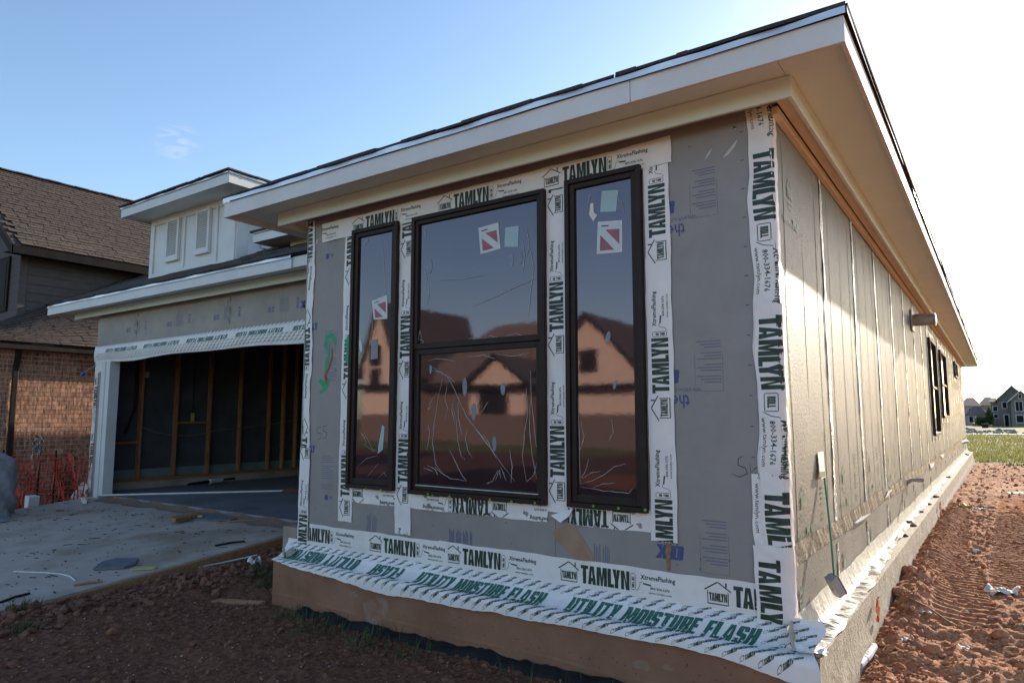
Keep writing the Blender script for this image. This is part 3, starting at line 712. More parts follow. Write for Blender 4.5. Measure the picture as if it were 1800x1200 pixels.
for c in [[(735, 595), (745, 600), (738, 607)], [(930, 430), (938, 470), (932, 520), (928, 560)], [(925, 400), (930, 430), (926, 450)], [(918, 420), (922, 450), (918, 480)],
          [(850, 595), (862, 590), (880, 594)], [(890, 590), (905, 586), (920, 590)], [(745, 470), (750, 490), (748, 510)], [(752, 495), (754, 520), (750, 535)],
          [(830, 540), (870, 522), (905, 505), (940, 490)], [(770, 493), (810, 491), (850, 484)], [(735, 600), (738, 580), (742, 598)], [(820, 598), (828, 594), (840, 597)]]: crease(b, c, -.014, .0015)
tag(b.build('film_crease', M_film, W2), kind='stuff')
b = MB()
for c in [[(1022, 740), (1026, 770), (1020, 790), (1030, 760)], [(1075, 735), (1078, 760), (1070, 775)], [(1020, 850), (1040, 845), (1060, 835), (1080, 820), (1100, 815)],
          [(1024, 840), (1040, 830), (1055, 828)], [(1040, 858), (1060, 850), (1080, 848)], [(1020, 855), (1060, 862), (1105, 866), (1112, 858)], [(1035, 805), (1030, 825), (1022, 840)],
          [(1080, 345), (1092, 355), (1098, 375)], [(1016, 325), (1050, 318), (1090, 312)], [(1016, 700), (1018, 760), (1020, 850)]]: crease(b, c, -.014, .0015)
tag(b.build('film_crease', M_film, W3), kind='stuff')
b = MB()
for c in [[(628, 820), (645, 805), (664, 800)], [(645, 838), (655, 825), (665, 815)], [(640, 760), (648, 775), (655, 790), (664, 790)], [(630, 755), (640, 768), (645, 780)],
          [(672, 430), (675, 470), (678, 520)], [(640, 780), (655, 792), (662, 793)], [(665, 840), (675, 830), (680, 838)], [(652, 540), (655, 580), (645, 620)]]: crease(b, c, -.014, .0012)
tag(b.build('film_crease', M_film, W1), kind='stuff')
def ellipse_blob(cx, cy, rx, ry, yy, m, w, name='film_bubble', ang=0):
    pts = []
    for k in range(14):
        a = 2*math.pi*k/14; dx, dy = rx*math.cos(a), ry*math.sin(a)*(1.15 if math.sin(a) > 0 else .9)
        pts.append(at(cx+dx*math.cos(ang)-dy*math.sin(ang), cy+dx*math.sin(ang)+dy*math.cos(ang), 1, yy))
    MB().poly(pts, (0, -.001, 0)).build(name, m, w)
for e in ((755, 466, 5, 13), (899, 455, 4, 11), (915, 452, 3, 10), (748, 408, 2, 7)): ellipse_blob(*e, -.011, M_filmb, W2)
for e in ((817, 678, 4, 16), (833, 722, 4, 15), (884, 682, 4, 11), (869, 778, 4, 13), (757, 648, 2, 8)): ellipse_blob(*e, -.007, M_filmb, W2)
for e in ((1069, 592, 4, 11), (1081, 675, 3, 8), (1036, 348, 2, 9)): ellipse_blob(*e, -.011, M_filmb, W3, ang=.2)
ellipse_blob(634, 606, 2.5, 12, -.011, M_stickw, W1, ang=-.1); ellipse_blob(644, 425, 2, 8, -.011, M_filmb, W1, ang=.5)
def patch(pts, yy, m, w, name='sticker', th=.001): return MB().poly([at(x, y, 1, yy) for x, y in pts], (0, -th, 0)).build(name, m, w)
def red_sticker(q, yy, w):
    q = [np.array(p, float) for p in q]
    I = lambda u, v: tuple((q[3]*(1-u)+q[2]*u)*(1-v)+(q[0]*(1-u)+q[1]*u)*v)
    patch([I(0, 0), I(1, 0), I(1, 1), I(0, 1)], yy, M_stickw, w)
    patch([I(.12, .58), I(.12, .10), I(.68, .10)], yy-.0014, M_stickr, w); patch([I(.32, .74), I(.88, .74), I(.88, .26)], yy-.0014, M_stickr, w)
    patch([I(.14, .84), I(.44, .84), I(.44, .88), I(.14, .88)], yy-.0014, M_inkb, w)
red_sticker([(841, 401), (876, 391), (880, 437), (845, 447)], -.0115, W2); patch([(888, 400), (912, 397), (911, 434), (887, 434)], -.0115, M_stick, W2)
red_sticker([(1051, 390), (1094, 387), (1094, 443), (1049, 447)], -.0115, W3); patch([(1058, 336), (1087, 334), (1083, 372), (1055, 373)], -.0115, M_stick, W3)
patch([(1038, 358), (1043, 357), (1044, 374), (1050, 378), (1043, 389), (1036, 378)], -.0115, M_paper, W3)
red_sticker([(654, 529), (681, 518), (681, 560), (657, 562)], -.0115, W1)
patch([(672, 746), (676, 750), (673, 790), (664, 797), (665, 785)], -.0115, M_stick, W1)
patch([(653, 598), (664, 595), (664, 630), (652, 632)], -.0115, M_filmb, W1)
# green clips along the lower frame edges
def clips(w, pts):
    for px, py in pts:
        p = at(px, py, 1, -.045); b = MB(); b.tube([(p[0], -.040, p[2]), (p[0], -.047, p[2])], .0085, 10); b.build('plastic_clip', M_clip, w)
clips(W1, [(643, 859), (669, 861)]); clips(W2, [(752, 868), (760, 871), (790, 872), (826, 876), (861, 878), (899, 881), (940, 884)]); clips(W3, [(1043, 889), (1087, 893), (1134, 896)])

# prints and marks on the front boards
def fm(u, v, lift=0.0): return (u, -.0006-lift*.4, v)
fb_ = [o for o in house.children if o.name.startswith('sheathing_board')][:3]
for zc in (2.25, 1.275, .31):
    o = []
    o += rot(block_text('OX', -.655, zc-.038, .16, .076, .12), math.pi, -.60, zc)
    if zc > .5 : o += rot(thin_text('the', -.60, zc-.155, .10, .075, .012), math.pi, -.545, zc-.13)
    print_mesh(o, fm, 'board_print', M_inkb, fb_[2])
    o = rot(thin_text('weathersense', -.78, zc-.085, .26, .028), math.pi, -.60, zc-.075) if zc > .5 else rot(thin_text('weathersense', -.80, zc-.125, .33, .042), math.pi, -.60, zc-.115)
    # text box
    x0, x1, z0, z1 = (-.455, -.30, zc-.085, zc+.185)
    o += stroke([(x1, z1-.07), (x1, z0), (x0, z0), (x0, z1-.07)], .0022)
    for k in range(15):
        if k in (3, 7, 11): continue
        o += [[(x0+.012+.02*((k*7) % 3), z1-.016*k), (x1-.008, z1-.016*k), (x1-.008, z1-.016*k+.006), (x0+.012+.02*((k*7) % 3), z1-.016*k+.006)]]
    print_mesh(o, fm, 'board_print', M_inkbl, fb_[2])
for xa, xb, z0, z1 in ((-2.213, -2.0, .175, .295), (-1.10, -.985, .15, .31), (-3.02, -2.90, .20, .33)):
    o = [];
    n = int((xb-xa)/.012)
    for k in range(n):
        if k % 5 == 4: continue
        o += [[(xa+.012*k, z0), (xa+.012*k+.005, z0), (xa+.012*k+.005, z1-.01*(k % 3)), (xa+.012*k, z1-.01*(k % 3))]]
    print_mesh(o, fm, 'board_print', M_inkb if xa < -2.1 and xa > -2.5 else M_inkbl, fb_[0 if xa < -2.6 else (1 if xa < -1.4 else 2)])
o = block_text('PLY', -3.765, 1.765, .115, .058)+block_text('PLY', -3.735, .765, .10, .058)
print_mesh(o, fm, 'board_print', M_inkb, fb_[0])
o = []
for z1, n in ((1.74, 26), (.74, 17)):
    for k in range(n):
        if k in (4, 12, 13, 20): continue
        w_ = .14 if k % 6 else .10; o += [[(-3.55, z1-.016*k), (-3.55+w_, z1-.016*k), (-3.55+w_, z1-.016*k+.005), (-3.55, z1-.016*k+.005)]]
print_mesh(o, fm, 'board_print', M_inkbl, fb_[0])
def recycle(cx, cz, s):
    o = []
    for k in range(3):
        a = math.pi/2+k*2*math.pi/3; c_ = math.pi/2+(k+1)*2*math.pi/3
        p = (cx+s*math.cos(a)*.85, cz+s*math.sin(a)*.85); q = (cx+s*math.cos(c_)*.85, cz+s*math.sin(c_)*.85)
        p2 = (p[0]*.75+q[0]*.25, p[1]*.75+q[1]*.25); q2 = (p[0]*.25+q[0]*.75, p[1]*.25+q[1]*.75); o += stroke([p2, q2], s*.35)
    return o
print_mesh(recycle(-3.50, 2.37, .022)+[[(-3.57, 2.345), (-3.535, 2.345), (-3.535, 2.39), (-3.57, 2.39)]]+recycle(-3.43, .42, .022)+[[(-3.50, .40), (-3.465, .40), (-3.465, .44), (-3.50, .44)]]+recycle(-3.41, 1.42, .018), fm, 'board_print', M_inkb, fb_[0])
def scrib(pix, w, m, o, name='marker_scribble', lift=.0006):
    P = [at(x, y, 1, 0) for x, y in pix]; Q = [(p[0], p[2]) for p in P]
    # round caps by short overlaps avoided: one ribbon
    L = len(Q); lft, rgt = [], []
    for i in range(L):
        a = np.array(Q[max(i-1, 0)]); c = np.array(Q[min(i+1, L-1)]); d = c-a; d = d/(np.linalg.norm(d)+1e-9); n = np.array([-d[1], d[0]])*w/2*(1 if 0 < i < L-1 else .5)
        lft.append(np.array(Q[i])+n); rgt.append(np.array(Q[i])-n)
    b = MB(); vs = [(p[0], -lift, p[1]) for p in lft]+[(p[0], -lift, p[1]) for p in rgt]; b.add(vs, [(i, i+1, L+i+1, L+i) for i in range(L-1)]); return b.build(name, m, o)
scrib([(1306, 801), (1298, 806), (1297, 817), (1310, 822), (1314, 832), (1300, 838), (1286, 832)], .006, M_pencil, fb_[2]); scrib([(1318, 815), (1320, 830), (1328, 822), (1338, 820)], .005, M_pencil, fb_[2])
scrib([(566, 750), (558, 751), (557, 760), (565, 762), (564, 770), (557, 772)], .006, M_pencil, fb_[0]); scrib([(576, 747), (569, 749), (568, 757), (575, 760), (573, 769), (567, 770)], .006, M_pencil, fb_[0])
scrib([(574, 597), (572, 606), (576, 612)], .05, M_green, fb_[0], 'spray_mark', .0009)
scrib([(572, 604), (574, 594), (582, 590), (589, 596), (590, 606)], .045, M_green, fb_[0], 'spray_mark', .0011)
scrib([(580, 606), (578, 625), (574, 645), (571, 662)], .035, M_green, fb_[0], 'spray_mark', .0013); scrib([(561, 668), (570, 676), (580, 668)], .06, M_green, fb_[0], 'spray_mark', .0015); scrib([(578, 672), (572, 682), (562, 690)], .04, M_green, fb_[0], 'spray_mark', .0017)
scrib([(584, 612), (584, 628), (579, 645), (573, 658), (574, 676)], .020, M_red, fb_[0], 'spray_mark', .0022); scrib([(571, 660), (574, 670), (576, 664)], .03, M_red, fb_[0], 'spray_mark', .0025)
b = MB().poly([at(x, y, 1, -.0165) for x, y in [(607, 600), (612, 588), (618, 590), (617, 606), (612, 616), (618, 625), (612, 642), (606, 632), (610, 616)]], (0, -.0008, 0)); b.build('spray_mark', M_green, house)
for pts in ([(1287, 222), (1290, 228), (1298, 224), (1286, 227)], [(1270, 278), (1280, 265), (1296, 245), (1292, 258), (1280, 272)], [(1237, 284), (1244, 270), (1252, 260), (1248, 270)], [(556, 430), (560, 420), (557, 421), (553, 431)]):
    MB().poly([at(x, y, 1, -.0004) for x, y in pts], (0, -.0008, 0)).build('scuff', M_smear, house)
# kraft patch where the facing has torn off
MB().poly([at(x, y, 1, -.002) for x, y in [(971, 938), (975, 929), (990, 924), (1005, 921), (1010, 922), (1026, 948), (1040, 972), (1044, 985), (1018, 986), (1000, 970), (985, 955)]], (0, -.0012, 0)).build('torn_patch', M_card, house)
MB().poly([at(x, y, 1, -.002) for x, y in [(1170, 955), (1180, 955), (1178, 1002), (1172, 1001)]], (0, -.0012, 0)).build('torn_patch', M_chip, house)
# nail rows along the right edge and scattered nail heads
b = MB()
for k in range(16):
    z = 2.6-.16*k; b.box(-.165, -.148, -.0018, 0, z, z+.004)
for k in range(30):
    x = random.uniform(-3.7, -.2); z = random.choice([random.uniform(.22, .4), random.uniform(2.35, 2.6)]); b.box(x, x+.006, -.0018, 0, z, z+.006)
b.build('nail_heads', M_pencil, house)

# ---- utility flash over the ledge
EDG = [(-4.0, -.080), (-3.873, -.086), (-3.6, -.115), (-3.45, -.118), (-3.102, -.138), (-2.62, -.178), (-2.527, -.168), (-2.3, -.16), (-2.024, -.155), (-1.579, -.144), (-1.182, -.137), (-.825, -.137), (-.504, -.128), (-.214, -.151), (0, -.186), (.113, -.195), (.2, -.16)]
def zedge(x):
    return float(np.interp(x, [e[0] for e in EDG], [e[1] for e in EDG]))+.016*float(vnoise(np.array([x*4.1+40]), np.array([1.5]), 1, 61)[0])+.010*float(vnoise(np.array([x*13+80]), np.array([2.5]), 1, 62)[0])+.006*float(vnoise(np.array([x*37+200]), np.array([2.5]), 1, 63)[0])
def util_map(base=0.0, seed=0):
    def fn(x, t, lift=0.0):
        ze = zedge(x)
        prof = [(0, -.003, .066), (.12, -.007, .040), (.26, -.024, .008), (.45, -.050, -.030), (.62, -.095, -.062), (.78, -.150, -.074), (.86, -.162, -.088), (1.0, -.166, ze)]
        T = [p[0] for p in prof]; t_ = max(0, min(1, t)); y = float(np.interp(t_, T, [p[1] for p in prof])); z = float(np.interp(t_, T, [p[2] for p in prof]))
        w = math.sin(min(1, max(0, t_-.15)/.85)*math.pi)
        h = w*(.016*float(vnoise(np.array([x*5+60]), np.array([t_*2+seed]), 1, 64)[0])+.008*float(vnoise(np.array([x*17+90]), np.array([t_*3+seed]), 1, 65)[0])+.0025*math.sin(x*63+t_*11)+.0018*math.sin(x*131+t_*23))+(base+lift if t_ > .16 else lift)
        return (x, y-h*.75, z+h*.65)
    return fn
ARC = .30
def small_units(x0, x1, fn, parent, rows, slant=.5, clipx=None):
    x1 = min(x1, .13)
    b = MB()
    base = house_mark(0, 0, .024, .019, .0024, False)+block_text('TAMLYN', .027, 0, .054, .017)
    T = tri2(base)
    for r, (t0, h) in enumerate(rows):
        n = int((x1-x0)/.088)
        for k in range(n+1):
            xx = x0+k*.088+(.044 if r % 2 else 0)
            if xx > x1-.08: continue
            for tr in T:
                # each small mark climbs to the right on the print
                p = [(xx+a*.92+c*.25, t0-(c*.92+a*.38)/ARC) for a, c in tr]; b.add([fn(a, c, .0012) for a, c in p], [(0, 1, 2)])
    if b.v:
        o = b.build('small_lettering', M_ink, parent); tag(o, kind='stuff')
fu = util_map(.001, 1); b = MB(); b.grid(lambda u, v: fu(-3.93+1.46*u, v), 120, 20); u1 = b.build('utility_flashing', M_tape, house, smooth=True)
fu2 = util_map(.006, 2); b = MB(); b.grid(lambda u, v: fu2(-2.52+2.66*u+.02*math.sin(v*8)*(u > .97), v), 190, 20); u2 = b.build('utility_flashing', M_tape, house, smooth=True)
def util_text(s, x0, x1, tb, tt, fn, parent, flip=False, clipx=None):
    P = block_text(s, 0, 0, x1-x0, 1.0)
    def place(a, c, lift):
        sl = .03*c
        if flip: return fn(x1-a-sl, tt-(1-c)*(tt-tb) if False else tt+(tb-tt)*c, lift)
        return fn(x0+a+sl, tb+(tt-tb)*c, lift)
    tris = tri2([[(a, c) for a, c in p] for p in P]); out = []
    tr = subdiv([[(a, c*.12) for a, c in t] for t in tris], .022); b = MB()
    for t in tr:
        pts = [place(a, c/.12, .0014) for a, c in t]
        if clipx and not (clipx[0] < sum(p[0] for p in pts)/3 < clipx[1]): continue
        b.add(pts, [(0, 1, 2)])
    if b.v: b.build('lettering', M_ink2, parent)
# v: 0 at the wall, 1 at the outer edge
util_text('UTILITY MOISTURE FLASH', -2.44, -1.42, .72, .36, fu2, u2)
util_text('UTILITY MOISTURE FLASH', -1.25, -.16, .70, .34, fu2, u2)
util_text('UTILITY MOISTURE FLASH', -4.18, -3.02, .68, .32, fu, u1, flip=True, clipx=(-3.86, -3.0))
util_text('FLASH', -2.86, -2.58, .70, .36, fu, u1, flip=True)
small_units(-3.88, -2.50, fu, u1, [(.22, 0), (.33, 0), (.84, 0), (.95, 0)]); small_units(-2.50, .18, fu2, u2, [(.20, 0), (.32, 0), (.83, 0), (.91, 0), (.985, 0)])
small_units(-.13, .18, fu2, u2, [(.42, 0), (.52, 0), (.62, 0), (.72, 0)])
# side flashing: pale wrinkled sheet on the ledge
def side_w(y): return float(np.interp(y, [-.15, 1.2, 2.0, 3.2, 6, 24], [.145, .14, .135, .085, .07, .06]))+.006*math.sin(y*5)+.004*math.sin(y*17)
def sf(u, v):
    y = -.12+23.5*(u**1.7); w = side_w(y)
    xx = .006+w*v; z = -.068+.12*max(0, 1-v*2.6)**2
    z += (.0035*math.sin(y*41+v*3+2*math.sin(y*5))+.010*float(vnoise(np.array([y*52+9]), np.array([v*2.2+y]), 1, 51)[0])+.004*float(vnoise(np.array([y*120+9]), np.array([v*4]), 1, 52)[0]))*math.exp(-max(0, y-2.2)*.4)*math.sin(v*math.pi*.9+.2)+.006*math.sin(y*3+v*2)+.004*math.sin(y*11+v*5)
    return (xx, y, z)
MB().grid(sf, 1300, 10).build('utility_flashing', M_tapes, house, smooth=True)
def crump(u, v):
    x = .004+.165*u+.012*math.sin(v*7); y = -.135+.17*v+.015*math.sin(u*9)
    n1 = float(vnoise(np.array([x+3]), np.array([y+3]), 26, 41)[0]); n2 = float(vnoise(np.array([x+3]), np.array([y+3]), 70, 42)[0])
    return (x, y, -.052+.040*(n1+.2)*(1-.5*u)+.012*n2+.03*max(0, .3-u))
MB().grid(crump, 26, 24).build('crumpled_flashing', M_tape, house)
def crump2(u, v):
    x = -3.96+.20*u; y = -.05+.10*v-.1*u; z = -.035+.02*math.sin(x*60+y*21)+.03*v; return (x, y, z)
MB().grid(crump2, 12, 8).build('crumpled_flashing', M_tapes, house, smooth=True)
# black membrane lying along the foot of the front foundation
def blk(u, v):
    x = -3.55+3.9*u; y = -.15-.07*v-.01*math.sin(x*4); z = gh(x, -.20)+.050*(1-v)**.6+.005*math.sin(x*13+v*3)-.006
    return (x, y, z)
MB().grid(blk, 120, 5).build('black_membrane', M_black, house, smooth=True)

MB().grid(lambda u, v: (-3.935+4.07*u, -.1405-.003*v-.002*math.sin(u*40)*v, -.335-.018*v+.006*math.sin(u*23)), 80, 2).build('form_line', M_concf, house, smooth=True)
b = MB(); rd_ = random.Random(9)
for k in range(70):
    x = rd_.uniform(-3.9, .1); z = rd_.uniform(-.36, -.18); b.poly([(x+.006*rd_.uniform(.4, 1)*math.cos(a), -.1405, z+.005*rd_.uniform(.4, 1)*math.sin(a)) for a in (0, 1.1, 2.2, 3.1, 4.2, 5.3)], (0, -.0006, 0))
tag(b.build('pock_marks', M_bark2, house), kind='stuff')
for (cx, cz, r) in ((-3.0, -.22, .05), (-.75, -.27, .05), (-.60, -.25, .03)):
    MB().poly([(cx+r*rd_.uniform(.5, 1.4)*math.cos(a), -.1408, cz+r*.6*rd_.uniform(.5, 1.2)*math.sin(a)) for a in np.linspace(0, 5.9, 11)], (0, -.0004, 0)).build('scuff', M_dust, house)
# ---- side prints, windows, duct, pipes
def sm(u, v, lift=0.0): return (.0075+lift, u, v)
sboards = [o for o in house.children if o.name.startswith('sheathing_board')][3:]
for i in range(9):
    y0 = 1.22*i
    for zc in ((.56, 2.28) if i == 0 else (.60, )):
        o = stroke([(y0+.28, zc), (y0+.28, zc+.07), (y0+.335, zc+.12), (y0+.39, zc+.07), (y0+.39, zc)], .010)+block_text('OX', y0+.292, zc+.005, .088, .06)
        o += thin_text('Engineered', y0+.27, zc-.035, .13, .018, .01)+thin_text('Products', y0+.285, zc-.065, .10, .018, .01)
        o += thin_text('thermo', y0+.16, zc-.16, .20, .05, .004)+block_text('PLY', y0+.38, zc-.16, .13, .055)
        print_mesh(o, sm, 'board_print', M_inkg, sboards[min(2*i, len(sboards)-1)])
    o = []
    for k in range(12):
        if k % 5 != 4: o += [[(y0+.78, .78-.03*k), (y0+.90, .78-.03*k), (y0+.90, .785-.03*k+.004), (y0+.78, .785-.03*k+.004)]]
    o += stroke([(y0+1.0, .30+.4), (y0+1.0, .98)], .008)+rot(block_text('OX', y0+.15, .02+.08, .10, .07), math.pi/2, y0+.2, .12)
    print_mesh(o, sm, 'board_print', M_inkg, sboards[min(2*i, len(sboards)-1)])
def side_window(y0, y1, z0, z1, mull=True):
    b = MB()
    for a, c, e, f in ((y0, y0+.05, z0, z1), (y1-.05, y1, z0, z1), (y0+.05, y1-.05, z0, z0+.05), (y0+.05, y1-.05, z1-.05, z1)): b.box(-.02, .050, a, c, e, f)
    w = b.build('window', M_frame, house, bevel=.003)
    b = MB()
    if mull: b.box(-.01, .036, y0+.05, y1-.05, (z0+z1)/2-.02, (z0+z1)/2+.02)
    else: b.box(-.01, .036, (y0+y1)/2-.02, (y0+y1)/2+.02, z0+.05, z1-.05)
    b.build('sash', M_frame, w)
    MB().box(.012, .014, y0+.05, y1-.05, z0+.05, z1-.05).build('pane', M_glass, w)
    fs = lambda base, sd: front_map((0, y0-.07, 0), (0, 0, 1), (0, -1, 0), (1, 0, 0), base=base, seed=sd)
    tape(fs(.008, y0), z0-.10, z1+.08, -.078, .078, z0)
    tape(front_map((0, y1+.07, 0), (0, 0, 1), (0, -1, 0), (1, 0, 0), base=.008, seed=y1), z0-.10, z1+.08, -.078, .078, z0+.3)
    tape(front_map((0, 0, z1+.06), (0, 1, 0), (0, 0, 1), (1, 0, 0), base=.010, seed=y1), y0-.16, y1+.16, -.078, .078, y0)
    tape(front_map((0, 0, z0-.04), (0, 1, 0), (0, 0, 1), (1, 0, 0), base=.006, seed=y1), y0-.10, y1+.10, -.05, .06, y0)
    return w
side_window(9.62, 10.95, .74, 2.37); side_window(12.15, 13.9, 1.03, 2.37); side_window(17.9, 19.2, 2.10, 2.52, False)
# foil-wrapped exhaust duct
yd, zd = 7.10, 2.36
b = MB(); b.box(.008, .030, yd-.15, yd+.15, zd-.15, zd+.14); dct = b.build('exhaust_duct', M_duct, house, bevel=.004)
b = MB(); n = 14
b.tube([(.02, yd, zd), (.10, yd, zd+.003), (.20, yd-.004, zd), (.27, yd-.004, zd-.004)], [.078, .082, .078, .076], 18, False); b.build('duct_sleeve', M_duct, dct, smooth=True)
b = MB(); b.blob((.285, yd-.004, zd-.002), .085, 4, 3, .12, (.25, 1, 1)); b.build('foil_cap', M_foilp, dct)
# capped drain pipes
def pipe(y, z, L, name='drain_pipe'):
    b = MB(); b.tube([(-.01, y, z-.035), (.012, y, z-.032), (.03, y, z-.022), (.042, y, z-.008), (.06, y, z), (L*.6, y, z), (L*.6+.001, y, z), (L, y, z+.002)], [.021, .021, .021, .021, .021, .021, .024, .024], 12); p = b.build(name, M_grey, house, smooth=False)
    b = MB(); b.tube([(L, y, z+.002), (L+.012, y, z+.002)], .019, 12); b.build('cap', M_grey, p)
    b = MB(); b.add([(.012, y+.01, z+.03), (.02, y-.02, z-.03), (.016, y-.055, z-.17), (.012, y-.035, z-.17), (.012, y, z-.06)], [(0, 1, 2, 3, 4)]); b.build('loose_tape', M_paper, p)
    return p
pipe(5.36, .345, .165); pipe(20.3, .32, .15); 
# loose paper-white tape tabs fluttering off the seams
for pts in ([(1502, 918), (1514, 908), (1530, 902), (1518, 912), (1506, 919)], [(1560, 872), (1568, 860), (1562, 862), (1556, 875)], [(1634, 815), (1642, 812), (1641, 820), (1636, 823)], [(1652, 800), (1660, 797), (1658, 805)], [(1700, 772), (1705, 777), (1690, 778), (1690, 774)]):
    MB().poly([at(x, y, 0, .02) for x, y in pts], (.002, 0, 0)).build('loose_tape', M_paper, house)

# =================================================================== GARAGE WING
GY = 1.60; GXL = -11.12; GOL = -10.60; GOR = -5.30; GH = 1.955; GF = -.15
for a, c in ((GXL, -9.90), (-9.897, -8.68), (-8.677, -7.46), (-7.457, -6.24), (-6.237, -5.02), (-5.017, LX-.025)):
    MB().box(a, c, GY, GY+.03, GH, 2.79).build('sheathing_board', M_gply, house)
MB().box(GXL, GOL-.02, GY, GY+.03, -.30, GH-.003).build('sheathing_board', M_gply, house)
MB().box(GOR, LX-.025, GY, GY+.03, -.20, GH-.003).build('sheathing_board', M_gply, house)
MB().box(GXL-.02, GXL, GY+.002, 7.8, -.3, 2.75).build('sheathing_board', M_gply, house)
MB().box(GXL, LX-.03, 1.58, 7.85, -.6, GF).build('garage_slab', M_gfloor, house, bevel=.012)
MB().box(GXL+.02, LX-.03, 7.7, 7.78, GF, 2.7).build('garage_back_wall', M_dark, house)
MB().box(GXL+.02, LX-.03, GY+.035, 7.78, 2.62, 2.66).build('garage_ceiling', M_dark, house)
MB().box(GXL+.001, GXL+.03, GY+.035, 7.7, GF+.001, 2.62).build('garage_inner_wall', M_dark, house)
XW = GXL+.03
MB().box(XW, XW+.05, GY+.04, 7.7, GF, -.02).build('curb', M_conc, house); MB().box(XW, XW+.09, GY+.04, 7.7, -.018, .022).build('bottom_plate', M_wood, house)
MB().box(XW, XW+.012, GY+.3, 7.7, .024, .17).build('pale_board_strip', M_pale, house)
stud = MB().box(0, .09, -.02, .02, .023, 2.6).mesh('stud', M_wood)
for px in (205-100, 249, 311, 370, 424, 475, 500, 522, 540):
    y = at(px, 730, 0, XW+.09)[1]
    if y > GY+.1 and y < 7.6: inst(stud, 'stud', Matrix.Translation((XW+.001, y, 0)), house)
for y in (6.4, 6.8, 7.2): inst(stud, 'stud', Matrix.Translation((XW+.001, y, 0)), house)
y1_, y2_, y3_, y4_ = [at(p, 730, 0, XW+.09)[1] for p in (249, 311, 370, 190)]
MB().box(XW+.002, XW+.085, y4_, y1_-.022, .60, .64).build('blocking', M_wood, house); MB().box(XW+.002, XW+.085, y2_+.022, y3_-.022, .93, .965).build('blocking', M_wood, house)
MB().box(XW+.02, XW+.07, (y2_+y3_)/2-.02, (y2_+y3_)/2+.02, .97, 1.12).build('valve_body', M_straw, house)
MB().tube([(XW+.04, (y2_+y3_)/2, 1.1), (XW+.04, (y2_+y3_)/2, 2.6)], .008, 6).build('supply_pipe', M_black, house)
def cable(y0, z0, y1, z1, sag, r=.006): return [(XW+.095, y0+(y1-y0)*t, z0+(z1-z0)*t-sag*4*t*(1-t)) for t in np.linspace(0, 1, 14)]
MB().tube(cable(y1_, .88, y3_+.1, .80, .12), .006, 5).build('cable', M_chip, house); MB().tube(cable(y3_+.1, .80, y3_+2.0, 1.0, .02), .006, 5).build('cable', M_chip, house)
MB().tube([(XW+.05, y1_-.10, 2.4), (XW+.05, y1_-.10, 1.2), (XW+.05, y1_-.18, .95), (XW+.05, y1_-.24, .78)], .022, 8).build('drain_hose', M_black, house)
MB().box(XW+.02, XW+.09, y1_+.03, y1_+.09, 1.72, 1.82).build('switch_box', M_grey, house)
# jamb boards
MB().box(GOL-.24, GOL-.11, GY-.045, GY-.002, -.27, GH-.02).build('jamb_board', M_trim, house, bevel=.003); MB().box(GOL-.105, GOL+.02, GY-.035, GY+.12, -.17, GH-.02).build('jamb_board', M_trim, house, bevel=.003)
MB().box(GOL-.24, GOL+.02, GY-.02, GY+.12, -.30, -.272).build('foundation_ledge', M_conc, house)
MB().box(GOL-.1, GOR, GY+.032, GY+.14, GH+.003, GH+.25).build('header_beam', M_core, house)
# frieze, soffit, fascia
gl = at(83, 557, 1, 1.18); gr = at(511, 486, 1, 1.18); GZB = 2.735
board('fascia', gl[0], (gl[0]+gr[0])/2-.7, 1.18, 1.202, GZB, FT); board('fascia', (gl[0]+gr[0])/2-.697, gr[0], 1.18, 1.202, GZB, FT)
board('sub_fascia', gr[0]-.02, LX-.16, 1.204, 1.235, GZB+.012, FT+.01); board('fascia', gl[0], gl[0]+.022, 1.204, 7.0, GZB, FT)
board('soffit_panel', gl[0]+.024, LX-.16, 1.237, 1.445, SZ, SZ+.012, M_soffit, 0); board('soffit_panel', gl[0]+.024, GXL-.03, 1.448, 7, SZ, SZ+.012, M_soffit, 0)
fl_ = at(131, 562, 1, 1.45)
board('frieze_board', fl_[0], LX-.16, 1.45, 1.472, 2.665, SZ-.002, M_soffit); board('blocking', fl_[0]+.05, LX-.16, 1.475, 1.595, 2.70, 2.74, M_lumber)
drip('drip_edge', (gl[0], 1.18, 0), (gr[0], 1.18, 0), (0, -1, 0), 90, seed=5, hgt=.035)
hip_roof('garage_roof', gl[0]-.02, -2.6, 1.165, 13.0, FT+.036, .5, M_shing, house, courses=22, faces='FL', seed=4)
# hip cap shingles
for k in range(12):
    d = .25*k; p = np.array((gl[0]-.02+d, 1.165+d, FT+.045+.5*d)); q = p+np.array((.27, .27, .135))
    n = np.array((.09, -.09, 0)); MB().hexa(p-n*.8+(0, 0, -.01), p+n*.8+(0, 0, -.01), q+n*.8+(0, 0, -.015), q-n*.8+(0, 0, -.015), (0, 0, .022)).build('hip_cap', M_shing, house)
